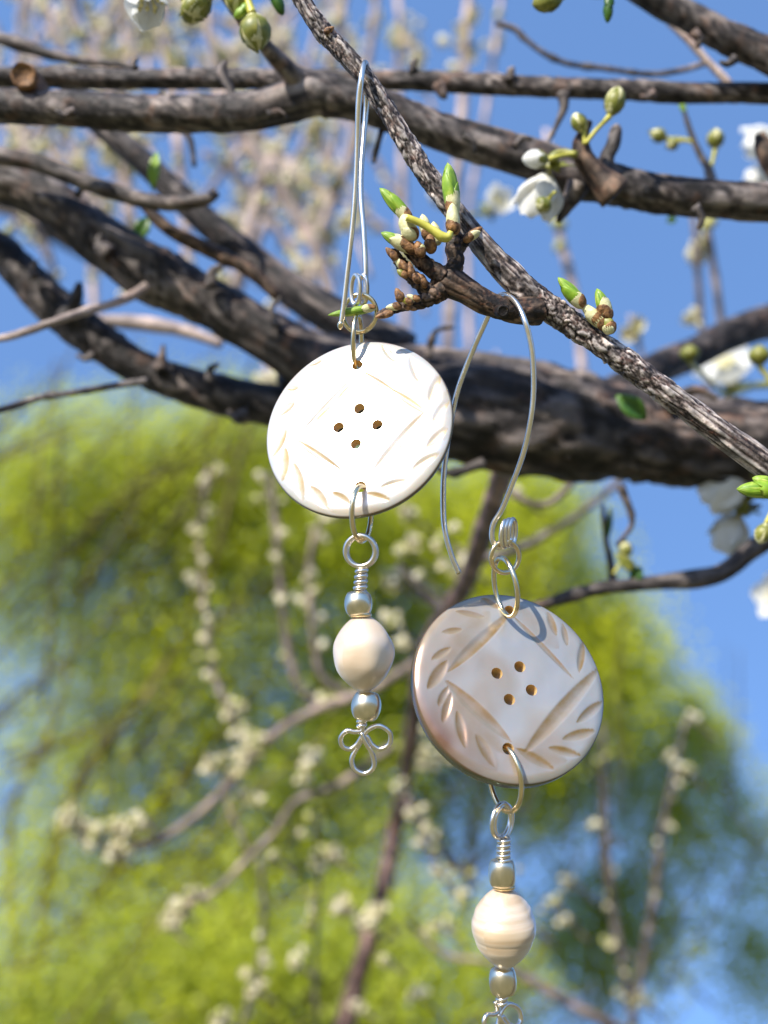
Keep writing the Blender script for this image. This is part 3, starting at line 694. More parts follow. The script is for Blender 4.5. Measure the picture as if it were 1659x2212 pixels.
FARB = bpy.data.meshes.new('blossom_far'); bmf.to_mesh(FARB); bmf.free(); FARB.materials.append(M['petal_far'])
FARB.polygons.foreach_set('use_smooth', [True]*len(FARB.polygons))
bmf = bmesh.new(); bmesh.ops.create_icosphere(bmf, subdivisions=2, radius=.0026)
for v in bmf.verts: v.co.z *= 1.35; v.co *= 1+.2*noise.noise(v.co*400)
FARK = bpy.data.meshes.new('bud_far'); bmf.to_mesh(FARK); bmf.free(); FARK.materials.append(M['petal_far'])
FARK.polygons.foreach_set('use_smooth', [True]*len(FARK.polygons))
M['bud_green'] = plain('green_bud', (.20, .22, .05), (.50, .46, .16), 200, .5)
FARG = FARK.copy(); FARG.materials.clear(); FARG.materials.append(M['bud_green'])
MASS = []
def sprinkle(parent, pts, d, n, spread, size=1.0, cream=.6):
    """blossoms and buds along a shoot: pts picture points"""
    for _ in range(int(n*(1.5 if BS < 1 else 1.15))):
        k = random.random()*(len(pts)-1); i = int(k); f = k-i
        x = pts[i][0]*(1-f)+pts[i+1][0]*f+random.gauss(0, spread); y = pts[i][1]*(1-f)+pts[i+1][1]*f+random.gauss(0, spread)
        dd = (pts[i][3] if len(pts[i]) > 3 else d)+random.gauss(0, .006)
        q = random.random()
        me = FARB if q < cream*.6 else FARK if q < cream else FARG
        if (d or .5) >= .54:
            v = Vector((random.gauss(0, 1), random.gauss(0, 1)-.4, random.gauss(0, 1)+.3))
            MASS.append((me, Matrix.Translation(at(x, y, dd)) @ frame(v, random.random()*6).to_4x4() @ Matrix.Scale(size*BS*random.uniform(.7, 1.25), 4))); continue
        o = link('blossom' if me is FARB else 'flower_bud', me, parent, None, False)
        v = Vector((random.gauss(0, 1), random.gauss(0, 1)-.4, random.gauss(0, 1)+.3))
        place(o, frame(v, random.random()*6), at(x, y, dd), size*BS*random.uniform(.7, 1.25))
def shoot(pts, d, mat='bark_pale', n=0, spread=10, size=1.0, cream=.6, knots=.4, sub=None):
    o = branch('shoot', [(p[0], p[1], p[2]*TS, *p[3:]) for p in pts], mat, d, 10, .004, knots=knots)
    if n: sprinkle(o, sub or pts, d, n, spread, size, cream)
    return o
DS = .62
shoot([(300, 640, 13), (262, 330, 13), (225, 160, 12), (170, 60, 10), (120, -80, 8)], DS, n=14, spread=16)
shoot([(420, 700, 12), (380, 260, 11), (365, 120, 10), (350, -60, 8)], .7, n=16, spread=24)
shoot([(480, 720, 12), (560, 420, 14), (590, 340, 12)], DS, n=5)
shoot([(760, 840, 12), (690, 560, 14), (610, 420, 13), (530, 300, 11), (470, 180, 9), (440, -40, 7)], DS, n=12, spread=18)
shoot([(640, 760, 10), (690, 520, 12), (740, 380, 11), (770, 250, 9), (800, 100, 8), (820, -60, 6)], .66, n=12, spread=22)
shoot([(700, 800, 9), (660, 600, 11), (600, 500, 10), (520, 390, 9), (440, 330, 8)], .75, n=12, spread=18)
shoot([(880, 880, 9), (870, 400, 9), (860, 160, 8), (865, 60, 7), (850, -80, 6)], .8, n=16, spread=32, sub=[(860, 150), (868, 40)])
shoot([(960, 900, 12), (985, 420, 11), (1000, 220, 11), (1005, 80, 10), (1020, -80, 8)], .6, n=9, spread=18, sub=[(1000, 160), (1012, 10)])
shoot([(1020, 880, 8), (1010, 500, 7), (1040, 300, 6), (1065, 130, 6), (1090, -60, 5)], .7, n=5, spread=18, sub=[(1050, 120), (1070, 60)])
shoot([(1270, 900, 9), (1240, 640, 10), (1215, 530, 9), (1195, 440, 7), (1180, 280, 5)], .5, n=2)
shoot([(1540, 940, 7), (1520, 760, 7), (1508, 600, 7), (1500, 480, 6), (1490, 440, 5)], .36, 'bark', knots=.6, n=2)
shoot([(1590, 940, 7), (1568, 780, 8), (1548, 620, 8), (1528, 490, 7), (1520, 440, 5)], .36, 'bark', knots=.6, n=3, spread=8, sub=[(1520, 470), (1510, 540)])
shoot([(100, 520, 10), (60, 350, 9), (40, 130, 8), (55, -60, 7)], .7, n=10, spread=25)
shoot([(30, 500, 8), (110, 260, 9), (180, 160, 8), (260, 20, 7), (300, -60, 6)], .8, n=10, spread=22)
shoot([(210, 780, 8), (198, 560, 9), (180, 420, 8), (150, 300, 6)], .7, n=4, spread=14)
shoot([(120, 700, 7), (110, 560, 7), (60, 480, 6), (-30, 450, 5)], .55, 'bark', n=5, spread=18)
shoot([(470, 740, 9), (590, 440, 9), (660, 300, 8), (720, 100, 7), (760, -60, 5)], .85, n=10, spread=22)
for k in range(60):
    x = random.uniform(-60, 800); y = random.uniform(-40, 520); a = random.gauss(-.55, .35) if k % 3 else random.gauss(.45, .3); L = random.uniform(140, 360); d = random.uniform(.75, 1.3)
    y0 = y+L*math.cos(a)*.6; x0 = x-L*math.sin(a)*.6
    pts = [(x0, y0, 8), (x+random.uniform(-14, 14), y, 7), (x+L*math.sin(a)*.5, y-L*math.cos(a)*.5, 5)]
    shoot(pts, d, n=random.randint(5, 12), spread=20, size=1.45, cream=.85)
# cushions of blossom against the sky
for (x, y, sp, n, d) in [(690, 280, 24, 14, .7), (640, 400, 36, 18, .75), (700, 500, 45, 26, .7), (660, 590, 30, 16, .7), (520, 500, 30, 14, .7), (590, 610, 30, 10, .65), (330, 60, 30, 14, .7), (400, 40, 22, 10, .7), (460, 120, 26, 14, .7),
                      (870, 80, 26, 16, .8), (900, 130, 18, 10, .7), (380, 130, 30, 14, .7), (130, 260, 22, 8, .6), (250, 320, 24, 10, .6), (300, 300, 22, 8, .6), (180, 380, 20, 6, .6), (60, 440, 22, 8, .6), (760, 480, 18, 8, .6), (960, 420, 18, 8, .5), (880, 560, 22, 8, .5),
                      (1080, 800, 20, 5, .5), (490, 610, 18, 6, .6), (1370, 720, 14, 4, .4), (580, 820, 14, 3, .4)]:
    br = shoot([(x+40, y+120, 5), (x+5, y+10, 5), (x-10, y-40, 4)], d, n=0, knots=.3)
    sprinkle(br, [(x, y+sp*.4), (x-4, y-sp*.4)], d, n, sp*.55, 1.0, .75)

# ---- twigs below the limb
SD = .6
stem = [(1100, 960, 36, .215), (1080, 1040, 32, .25), (1045, 1150, 31, .30), (1000, 1270, 28, .36), (935, 1370, 26, .42), (905, 1480, 24, .46), (885, 1620, 22, .52), (860, 1760, 23, SD), (825, 1920, 25, SD), (790, 2050, 27, SD), (740, 2230, 29, SD), (690, 2420, 34, SD)]
stem = [(x, y, r*.72, d) for x, y, r, d in stem]
branch('branch', stem, 'bark_red', None, 18, .003, knots=.3)
M['bark_pale'] = M['bark_mid']; BS = .72; TS = .68
shoot([(915, 1420, 15, .45), (800, 1490, 15, .47), (690, 1530, 15, .48), (600, 1580, 14, .49), (540, 1640, 15, .5), (450, 1740, 14, .5), (360, 1805, 14, .5), (300, 1830, 12, .5), (230, 1850, 7, .5)], None, n=18, spread=12, sub=[(560, 1600, 0, .5), (480, 1690, 0, .5)], cream=.8)
shoot([(850, 1610, 13), (780, 1660, 13), (720, 1700, 13), (640, 1730, 11), (590, 1800, 10), (540, 1850, 11), (470, 1920, 10), (400, 1955, 7)], .5, n=8, spread=12, cream=.8, sub=[(680, 1640), (650, 1700)])
shoot([(700, 1525, 13), (650, 1490, 13), (622, 1400, 12), (605, 1250, 11), (592, 1100, 11), (582, 1020, 9)], .5, n=16, spread=13, cream=.7)
shoot([(760, 1500, 11), (700, 1470, 12), (678, 1390, 10), (668, 1250, 9), (680, 1150, 7), (720, 1080, 6)], .5, n=14, spread=14, cream=.7)
shoot([(540, 1630, 9), (500, 1540, 8), (462, 1450, 8), (440, 1280, 6), (432, 1160, 6), (452, 1010, 5)], .52, n=26, spread=11, cream=.7)
shoot([(560, 1850, 7), (570, 1960, 9), (560, 2080, 9), (520, 2230, 10), (500, 2400, 10)], .6, 'bark', n=4, spread=10)
shoot([(540, 1850, 6), (490, 1720, 5), (540, 1650, 6)], .5, n=2)
shoot([(680, 1740, 6), (690, 1900, 6), (680, 2080, 6), (690, 2300, 7)], .55, 'bark', n=14, spread=12, sub=[(680, 1760), (690, 1880), (660, 2050)])
shoot([(880, 1720, 8), (910, 1800, 7), (950, 1880, 6), (1000, 1960, 5)], .5, n=10, spread=15)
for (x, y, sp, n) in [(150, 1770, 26, 16), (200, 1800, 22, 14), (255, 1790, 22, 14), (300, 1770, 16, 9), (235, 1840, 20, 8), (380, 1960, 18, 14), (360, 2000, 14, 8), (420, 1930, 10, 4), (590, 1850, 10, 3), (460, 1650, 16, 8), (550, 1730, 14, 6), (670, 1640, 16, 8), (740, 1960, 16, 9), (790, 1990, 18, 12), (810, 1970, 14, 8),
                      (550, 2130, 16, 10), (640, 2080, 12, 4), (720, 1850, 14, 6), (830, 2070, 12, 4), (770, 2170, 16, 4), (480, 2200, 18, 6)]:
    br = shoot([(x+50, y+40, 5), (x+8, y+6, 5), (x-14, y-6, 3)], .5, n=0)
    sprinkle(br, [(x-sp*.5, y), (x+sp*.5, y)], .5, n, sp*.5, .95, .8)
for (x, y, sp, n, d) in [(880, 1190, 24, 5, .45), (850, 1250, 20, 5, .45), (905, 1245, 10, 2, .45), (1000, 1215, 26, 9, .42), (850, 1345, 16, 4, .45), (870, 1390, 14, 4, .45), (880, 1105, 16, 4, .5), (830, 1420, 12, 3, .5), (960, 1160, 18, 4, .42), (1110, 1060, 12, 3, .4),
                      (960, 1640, 30, 8, .55), (900, 1600, 24, 6, .55), (860, 1700, 14, 4, .55), (905, 1640, 20, 6, .55), (1290, 1780, 10, 2, .6), (1470, 1660, 22, 9, .7), (1450, 1640, 14, 5, .7), (1190, 1950, 18, 6, .7), (1220, 1990, 16, 5, .7), (1380, 2160, 22, 10, .7), (1320, 2030, 16, 6, .7), (1230, 1900, 12, 3, .7), (1490, 1550, 12, 3, .7), (980, 1870, 16, 6, .6), (950, 2000, 22, 9, .6), (900, 2150, 20, 6, .6), (1150, 2000, 14, 4, .6)]:
    br = shoot([(x+60, y+50, 5), (x+8, y+6, 5), (x-14, y-10, 3)], d, 'bark', n=0)
    sprinkle(br, [(x-sp*.5, y), (x+sp*.5, y)], d, n, sp*.55, 1.0, .75)
branch('twig', [(860, 1215, 6), (905, 1270, 9), (960, 1310, 11), (1010, 1260, 12)], 'bark_old', .38, 10, .002)
branch('twig', [(1040, 1210, 9), (1130, 1180, 9), (1220, 1130, 8), (1290, 1080, 8), (1350, 1030, 8)], 'bark', .36, 10, .002)
branch('twig', [(1080, 1040, 7), (1130, 1080, 7), (1180, 1090, 7), (1220, 1060, 8), (1250, 1020, 9)], 'bark_pale', .28, 10, .002)
shoot([(1420, 2500, 15), (1370, 2212, 13), (1335, 2030, 13), (1312, 1850, 12), (1305, 1700, 11), (1300, 1560, 8)], .7, 'bark', n=8, spread=12)
shoot([(1330, 2450, 14), (1370, 2180, 13), (1412, 1950, 14), (1428, 1800, 12), (1455, 1680, 9), (1480, 1560, 7)], .7, 'bark', n=5, spread=10)
shoot([(880, 1990, 9), (960, 2060, 9), (1060, 2078, 8), (1110, 2095, 15), (1200, 2150, 16), (1330, 2220, 16), (1500, 2330, 18)], .6, 'bark_pale', n=0)
shoot([(1090, 2080, 12), (1130, 2020, 9), (1110, 1930, 7), (1080, 1880, 5)], .6, 'bark', n=5)
shoot([(870, 1740, 12), (930, 1800, 12), (960, 1850, 11), (1020, 1900, 9)], .52, 'bark', n=7, spread=14)

bmx = bmesh.new()
for me_, mt in MASS:
    k = len(bmx.faces); v0 = len(bmx.verts)
    bmx.from_mesh(me_); bmx.verts.ensure_lookup_table(); bmx.faces.ensure_lookup_table()
    bmesh.ops.transform(bmx, matrix=mt, verts=bmx.verts[v0:])
    for f in bmx.faces[k:]: f.material_index = 1 if me_ is FARG else 0
me = bpy.data.meshes.new('distant_blossom'); bmx.to_mesh(me); bmx.free(); me.materials.append(M['petal_far']); me.materials.append(M['bud_green'])
ob = link('distant_blossom', me, plum); ob['kind'] = 'stuff'

# ------------------------------------------------------------------ earrings
def on_plane(x, y, p, n):
    r = at(x, y, 1)-CAM
    return CAM + r*((p-CAM).dot(n)/r.dot(n))
def make_button(parent, cx, cy, d, n, rad, holes, ends, hole_r, grooves, brown, seed, mat, T):
    c = at(cx, cy, d); n = n.normalized()
    ux = UP.cross(n).normalized(); uy = n.cross(ux)
    def loc(x, y):
        q = on_plane(x, y, c, n)-c
        return np.array((q.dot(ux), q.dot(uy)))
    G = [(loc(a, b_), loc(e, f), px(w, d)*(.6 if dep > 0 else .5), dep) for (a, b_, e, f, w, dep) in grooves]  # zero-depth rows cut nothing: tan shading bands painted on the face
    nr, ns = 110, 300
    verts = [(0, 0)]; 
    for i in range(1, nr+1):
        for k in range(ns):
            a = 2*math.pi*k/ns; verts.append((rad*i/nr*math.cos(a), rad*i/nr*math.sin(a)))
    Pv = np.array(verts); rr = np.hypot(Pv[:, 0], Pv[:, 1])/rad
    z = -.0004*rr**4-.0003*np.clip((rr-.9)/.1, 0, 1)**2.5*1.0
    z += .00012*np.clip((rr-.1)/.3, 0, 1)            # shallow dish in the middle
    gv = np.zeros(len(Pv))
    for (p, q, w, dep) in G:
        ax = q-p; L = np.hypot(*ax); ax = ax/L
        t = ((Pv-p)@ax)/L; s = (Pv-p)@np.array((-ax[1], ax[0]))
        wl = w*np.where((t > 0) & (t < 1), np.sin(np.pi*np.clip(t, 0, 1))**.6, 0)+1e-9
        u = s/wl
        m = np.clip(1-u*u, 0, 1)*(np.abs(u) < 1)
        fall = np.where(u > -.25, np.clip((1-u)/1.25, 0, 1), np.clip((1+u)/.75, 0, 1))*(np.abs(u) < 1)
        z -= dep*.24*(m+fall)*np.clip(wl/w, 0, 1)
        gv = np.maximum(gv, np.clip(m*2.2, 0, 1)*np.clip(.75+.5*u, .3, 1) if dep > 0 else m*.42)  # nacre's angle-dependent tan reflection painted into the cuts, stronger on one wall
    V = [c+ux*float(a)+uy*float(b_)+n*float(h) for (a, b_), h in zip(Pv, z)]
    F_ = [(0, 1+k, 1+(k+1) % ns) for k in range(ns)]
    for i in range(nr-1):
        o0 = 1+i*ns; o1 = o0+ns
        for k in range(ns):
            l = (k+1) % ns; F_.append((o0+k, o1+k, o1+l, o0+l))
    g = list(gv)
    e = list(np.clip((rr-.985)/.015, 0, 1)*.9)
    # coloured shell showing through near one side
    if brown:
        bx, by, br_ = brown
        bc = loc(bx, by)
        dd = np.hypot(Pv[:, 0]-bc[0], Pv[:, 1]-bc[1])/px(br_, d)
        nz = np.array([noise.noise(Vector((float(a)*500, float(b_)*500, seed))) for a, b_ in Pv])
        e = list(np.maximum(np.array(e), np.clip(1.05-dd+.25*nz, 0, .9)*np.clip((rr-.5)/.45, 0, 1)))
    prev = 1+(nr-1)*ns
    for (fr_, h) in ((1.006, -.0009), (1.004, -.0006-T*.7), (.985, -.0006-T), (.95, -.0008-T), (0.5, -.0008-T)):
        st = len(V)
        for k in range(ns):
            a = 2*math.pi*k/ns; V.append(c+ux*(rad*fr_*math.cos(a))+uy*(rad*fr_*math.sin(a))+n*h); g.append(0); e.append(1 if h < -.0009 else .9)
        for k in range(ns):
            l = (k+1) % ns; F_.append((prev+k, st+k, st+l, prev+l))
        prev = st
    F_.append(tuple(prev+k for k in range(ns)))
    me = bpy.data.meshes.new('button'); me.from_pydata(V, [], F_); me.update()
    for nm, arr in (('painted_sheen', g), ('shell_edge', e)):
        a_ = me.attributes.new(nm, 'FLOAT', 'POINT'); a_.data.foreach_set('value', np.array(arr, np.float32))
    me.materials.append(mat); me.materials.append(M['hole'])
    o = link('button', me, parent)
    bmc = bmesh.new()
    for (hx, hy) in holes+ends:
        l = loc(hx, hy); p = c+ux*l[0]+uy*l[1]
        bmesh.ops.create_cone(bmc, cap_ends=True, segments=28, radius1=hole_r*.95, radius2=hole_r*1.05, depth=.012,
                              matrix=Matrix.Translation(p-n*.001) @ n.to_track_quat('Z', 'Y').to_matrix().to_4x4())
    cm = bpy.data.meshes.new('cutter'); bmc.to_mesh(cm); bmc.free()
    cm.materials.append(mat); cm.materials.append(M['hole'])
    cm.polygons.foreach_set('material_index', [1]*len(cm.polygons))
    co_ = bpy.data.objects.new('cutter', cm); col.objects.link(co_)
    md = o.modifiers.new('b', 'BOOLEAN'); md.operation = 'DIFFERENCE'; md.object = co_; md.solver = 'EXACT'
    dg = bpy.context.evaluated_depsgraph_get(); dg.update()
    new = bpy.data.meshes.new_from_object(o.evaluated_get(dg))
    o.modifiers.clear(); o.data = new; new.name = 'button'
    bpy.data.objects.remove(co_); bpy.data.meshes.remove(cm)
    new.polygons.foreach_set('use_smooth', [True]*len(new.polygons))
    new.set_sharp_from_angle(angle=R(50))
    return c, n, ux, uy
M['hole'] = plain('drilled_shell', (.50, .33, .13), (.66, .47, .22), 900, .5, sss=.4)
M['nacre_a'] = nacre('sunlit_nacre', (.92, .90, .84), (.50, .34, .14)); M['nacre_b'] = nacre('less_lit_nacre', (.41, .395, .365), (.27, .165, .055))  # one shell in two copies, stronger and weaker sunlight put into the tints

def wire(name, pts, parent, mat='silver', seg=14, step=None, closed=False):
    rows = P4(pts)
    r = rows[0][3]
    if closed:
        path = catmull(rows+[rows[0]], step or r*.8)[:-1]
    else: path = catmull(rows, step or r*.8)
    return link(name, tube_mesh(name, path, seg, None, closed), parent, M[mat])
def ring(name, x, y, d, U, Vv, a, b_, r, parent, mat='gold', turns=1, shift=Vector(), seg=14, start=0.0):
    c = at(x, y, d); path = []
    n = int(64*turns)
    for i in range(n if turns == 1 else n+1):
        t = start+2*math.pi*i/64
        p = c+U*(a*math.cos(t))+Vv*(b_*math.sin(t))+shift*((i/64)-turns/2)
        path.append((*p, r))
    return link(name, tube_mesh(name, path, seg, None, turns == 1), parent, M[mat])
def wrap(name, p0, p1, r, wr, turns, parent, mat='silver', taper=1.0):
    z = (p1-p0).normalized(); L = (p1-p0).length; u = z.orthogonal().normalized(); v = z.cross(u); path = []
    n = int(turns*22)
    for i in range(n+1):
        t = i/n; a = turns*2*math.pi*t; q = r*(1+(taper-1)*t)
        path.append((*(p0+z*L*t+u*q*math.cos(a)+v*q*math.sin(a)), wr))
    return link(name, tube_mesh(name, path, 10), parent, M[mat])
def bead(x, y, d, w, h, parent, axis=None, barrel=1.0, mat='bead', collar=True):
    ax = (axis or cs(0, -1, 0)).normalized(); c = at(x, y, d); hh = px(h/2, d); r = px(w*.47, d)
    prof = [(0, r*.34), (0, r*.5), (.02, r*.62)]
    for i in range(1, 16):
        t = i/16; prof.append((t, r*(.60+.40*math.sin(math.pi*t)**(.55/barrel))))
    prof += [(.98, r*.62), (1, r*.5), (1, r*.34)]
    o = link('bead', lathe_mesh('bead', c-ax*hh, c+ax*hh, prof, 36), parent, M[mat])
    return o
def pearl(x, y, d, w, h, parent, axis, mat, ridges):
    ax = axis.normalized(); c = at(x, y, d); hh = px(h/2, d); r = px(w/2, d); prof = []
    n = 72
    for i in range(n+1):
        t = i/n
        q = math.sin(math.pi*t)**.62 if 0 < t < 1 else 0
        q = max(q, .22)
        rd = 0
        if ridges:
            rd = 0.005*math.sin(t*46+2.4*math.sin(t*9))*(.5+noise.noise(Vector((7.7, 0, t*6))))*min(1, 4*t, 4*(1-t))+.03*(noise.noise(Vector((0, 3.3, t*9))))
            for tt in (.16, .24, .62, .80): rd -= .014*math.exp(-((t-tt)/.012)**2)
            if t > .5: q *= 1-.12*(t-.5)*2
        prof.append((t, r*q*(1+rd)))
    return link('pearl', lathe_mesh('pearl', c-ax*hh, c+ax*hh, prof, 64, .06 if ridges else .09, x), parent, M[mat])
RW = px(5.4)

# ---- upper earring
e1 = thing('earring', 'upper button earring blazing white in the sun, hung on the thin twig', 'earring', None, 'pair of dangling button earrings')
n1 = cs(-.262, .365, .893)
z3 = lambda x, y: (544+x*.28, 696.8+y*.28)
def gz(zf, rows): return [(*zf(a, b_), *zf(c_, d_), w, dep) for (a, b_, c_, d_, w, dep) in rows]
gr1 = gz(z3, [(1080, 520, 1350, 700, 14, .00025), (1350, 680, 900, 1200, 22, .0003), (330, 900, 700, 1150, 14, .0003), (820, 400, 380, 860, 16, .00025), (850, 380, 1120, 550, 12, .00025),
              (1000, 170, 1110, 300, 16, .0003), (1215, 250, 1285, 450, 18, .0003), (1445, 390, 1365, 600, 18, .0003), (1515, 580, 1395, 760, 18, .0003), (1505, 800, 1345, 960, 18, .0003), (1440, 1000, 1235, 1130, 18, .0003), (1200, 1215, 990, 1270, 16, .0003),
              (885, 1315, 1060, 1365, 16, .0003), (620, 1310, 760, 1400, 18, .0003), (450, 1260, 580, 1430, 22, .0003), (320, 1080, 390, 1370, 24, .0003), (255, 960, 225, 1220, 26, .0003), (265, 820, 150, 1030, 22, .0003), (330, 610, 210, 710, 18, .0003), (360, 500, 260, 500, 14, .0003), (540, 280, 440, 320, 14, .0003), (1290, 720, 1100, 1010, 40, 0), (1500, 500, 1480, 900, 40, 0), (600, 1450, 1100, 1440, 30, 0), (180, 1000, 400, 1330, 40, 0)])
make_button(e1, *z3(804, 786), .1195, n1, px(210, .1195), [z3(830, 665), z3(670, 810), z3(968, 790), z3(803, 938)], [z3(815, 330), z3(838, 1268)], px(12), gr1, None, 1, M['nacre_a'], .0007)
# ear wire: front strand ends in a tiny ball, back strand carries the coil
wire('ear_wire', [(737, 700, 6, .1222), (743, 655, 6, .1222), (749, 600, 6, .1222), (757, 530, 6, .1222), (764, 460, 6, .1222), (769, 380, 6, .1222), (772, 300, 6, .1220), (775, 220, 7, .1215), (781, 165, 6.5, .1213), (787, 136, 6, .1228), (793, 150, 6, .1258), (792, 215, 6, .1282), (786, 290, 6, .1282), (780, 370, 6, .1272), (780, 430, 6, .1264), (785, 490, 6, .1258), (789, 560, 6, .1252), (790, 620, 6, .1248), (786, 648, 6, .1245)], e1)
link('wire_tip', lathe_mesh('wire_tip', at(737, 692, .1222), at(734, 712, .1222), [(0, px(2)), (.15, px(6)), (.5, px(7.5)), (.85, px(5)), (1, px(1))], 16), e1, M['gold'])
for k, (x, dd) in enumerate(((768, .1236), (784, .1247))):
    ring('coil', x, 626, dd, cs(.75, 0, .66), cs(0, 1, 0), px(13), px(32), px(5.2), e1, 'silver')
ring('jump_ring', 777, 677, .1243, cs(.97, 0, .25), cs(0, 1, .1), px(38), px(40), RW, e1)
ring('jump_ring', 772, 738, .1240, cs(-.2, .1, 1).normalized(), cs(.03, 1, 0), px(40), px(58), RW, e1)
ring('jump_ring', 781, 1110, .1160, cs(-.42, 0, .9), cs(0, 1, .05), px(44), px(56), RW, e1)
DL = .1162
def pl(n): return px(n, DL)
# wrapped loop, beads, pearl, trefoil
ring('wrapped_loop', 778, 1190, DL-.0003, cs(1, 0, .15), cs(0, 1, 0), pl(32), pl(33), pl(5.5), e1, 'silver')
ring('wrapped_loop', 781, 1191, DL+.0005, cs(1, 0, .1), cs(0, 1, 0), pl(32), pl(33), pl(5.5), e1, 'silver')
wrap('wire_wrap', at(782, 1222, DL), at(777, 1284, DL), pl(9.5), pl(5.0), 5.2, e1, taper=1.2)
bead(774, 1304, DL, 65, 54, e1, cs(-.0, -1, 0.05))
ring('collar', 778, 1328, DL, cs(1, 0, 0), cs(0, .12, .99), pl(20), pl(20), pl(5.5), e1, 'gold')
pearl(785, 1411, DL, 132, 170, e1, cs(.03, -1, .02), 'pearl_smooth', False)
bead(791, 1525, DL, 70, 62, e1, cs(-.1, -1, .12), .8)
wrap('wire_wrap', at(783, 1548, DL-.0004), at(780, 1574, DL-.0004), pl(9), pl(4.6), 2.6, e1, taper=.7)
def trefoil(parent, ox, oy, d, s=1.0, rot=0.0, squash=1.0):
    P = [(0, -36, 0), (-1, -14, 0), (-16, -10, -1), (-34, -12, -1), (-47, 3, 0), (-43, 21, 1), (-27, 27, 2), (-12, 17, 2), (0, -1, 1), (16, -17, 0), (37, -23, -1), (59, -8, -1), (58, 16, 0), (38, 27, 1), (20, 17, 2), (7, -1, 3), (-10, 22, 3), (-23, 48, 2), (-17, 70, 1), (5, 80, 0), (24, 66, -1), (22, 40, -1), (4, 8, -2), (-2, -8, -1)]
    ca, sa = math.cos(rot), math.sin(rot)
    rows = [(ox+s*(squash*x*ca-y*sa), oy+s*(squash*x*sa+y*ca), 5.2, d+px(z*1.8+(x*(1-squash**2)**.5 if squash < 1 else 0))) for x, y, z in P]
    return wire('trefoil', rows, parent, 'silver', 12, px(2.5))
trefoil(e1, 783, 1591, DL-.0004)

# ---- lower earring
e2 = thing('earring', 'lower button earring with grey pearly carved face, hooked over the short spur', 'earring', None, 'pair of dangling button earrings')
n2 = cs(.224, .483, .848)
D2 = .1205
z5 = lambda x, y: (862.7+x*.28, 1227.7+y*.28)
gr2 = gz(z5, [(850, 345, 370, 800, 24, .00032), (880, 370, 1340, 850, 13, .00025), (350, 860, 860, 1340, 27, .00036), (960, 1430, 1550, 760, 30, .0004),
              (1265, 420, 1295, 600, 14, .00025), (1425, 550, 1385, 800, 17, .0003), (1370, 1190, 1575, 1020, 20, .0003), (1255, 1320, 1520, 1245, 20, .0003), (1150, 1385, 1400, 1440, 18, .0003),
              (440, 325, 660, 375, 14, .00025), (330, 490, 490, 470, 14, .00025), (250, 700, 400, 610, 16, .0003), (220, 930, 370, 710, 24, .0004), (300, 1060, 380, 910, 16, .0003), (335, 1190, 400, 960, 18, .00035), (510, 1380, 445, 1100, 20, .0004),
              (740, 1530, 590, 1280, 22, .0003), (900, 1390, 1200, 1550, 20, .0003), (1150, 330, 1210, 520, 18, .0003), (640, 220, 770, 310, 16, .00025), (700, 330, 300, 760, 62, 0), (900, 280, 1230, 620, 70, 0), (330, 940, 800, 1420, 70, 0), (430, 1150, 760, 1560, 70, 0), (960, 1450, 1300, 1480, 46, 0)])
DC = .1187
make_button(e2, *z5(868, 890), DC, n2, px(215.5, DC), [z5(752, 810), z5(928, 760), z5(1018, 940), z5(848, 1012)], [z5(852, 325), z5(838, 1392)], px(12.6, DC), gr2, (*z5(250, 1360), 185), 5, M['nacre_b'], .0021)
z7 = lambda x, y: (929+x*.315, 597+y*.315)
hk = [(560, 1800, .1212), (470, 1860, .1212), (425, 1800, .1212), (432, 1700, .1212), (490, 1600, .1210), (560, 1430, .1205), (640, 1210, .1198), (690, 985, .1192), (710, 780, .119), (704, 560, .1188), (682, 420, .1188), (645, 290, .119), (590, 180, .1205), (525, 128, .1222), (468, 140, .1245), (425, 210, .1262), (385, 300, .1272), (300, 490, .128), (200, 750, .1285), (150, 960, .1285), (112, 1200, .128), (92, 1400, .1275), (92, 1640, .127), (110, 1780, .1265), (150, 1920, .1262), (197, 2032, .126)]
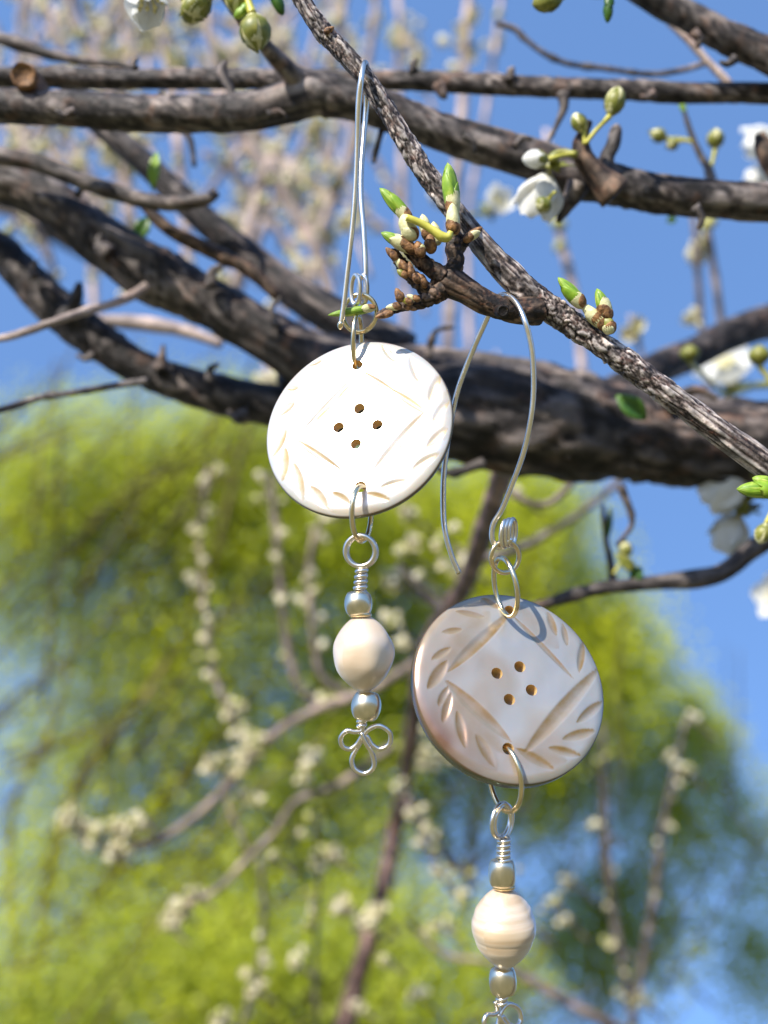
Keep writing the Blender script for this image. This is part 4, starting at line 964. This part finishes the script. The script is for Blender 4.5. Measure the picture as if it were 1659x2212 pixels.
wire('ear_wire', [(*z7(a, b_), 6.2 if 5 < i < 23 else 5.8, dd) for i, (a, b_, dd) in enumerate(hk)], e2)
link('wire_tip', lathe_mesh('wire_tip', at(*z7(190, 2020), .126), at(*z7(200, 2042), .126), [(0, px(3)), (.3, px(6)), (.8, px(5.4)), (1, px(1))], 14), e2, M['gold'])
for k, (x, y, dd) in enumerate(((1090, 1154, .1210), (1098, 1151, .1214), (1106, 1150, .1218))):
    ring('coil', x, y, dd, cs(.55, 0, -.83), cs(.06, 1, 0), px(17), px(28), px(5.0), e2, 'silver')
ring('jump_ring', 1091, 1203, .1215, cs(.86, 0, -.5), cs(0, 1, .15), px(37), px(34), RW, e2)
ring('jump_ring', 1092, 1268, .1217, cs(.4, -.08, .91), cs(-.12, 1, 0), px(48), px(62), RW, e2)
ring('jump_ring', 1091, 1682, .1157, cs(.5, 0, .86), cs(-.04, 1, 0), px(54), px(66), RW, e2)
D2 = .1160
def p2(n, d=D2): return px(n, d)
ring('wrapped_loop', 1083, 1772, D2, cs(.62, 0, -.78), cs(0, 1, 0), p2(37), p2(36), p2(5.2), e2, 'silver')
ring('wrapped_loop', 1088, 1774, D2+.0005, cs(.62, 0, -.78), cs(0, 1, 0), p2(36), p2(35), p2(5.0), e2, 'silver')
wrap('wire_wrap', at(1089, 1806, D2), at(1087, 1858, D2), p2(10.5, D2), p2(5.0), 5.0, e2, taper=1.15)
bead(1085, 1886, D2, 63, 60, e2, cs(0, -1, .1), 1.5)
ring('collar', 1088, 1915, D2, cs(1, 0, 0), cs(0, .14, .99), p2(20), p2(20), p2(5.5), e2, 'gold')
pearl(1088, 2004, D2, 141, 178, e2, cs(.02, -1, .03), 'pearl_ridged', True)
bead(1086, 2119, D2, 64, 60, e2, cs(.03, -1, .1), 1.3)
wrap('wire_wrap', at(1084, 2146, D2-.0005), at(1084, 2172, D2-.0005), p2(10), p2(4.6), 2.4, e2, taper=.8)
trefoil(e2, 1079, 2198, D2-.0006, 1.0, -.25, .75)
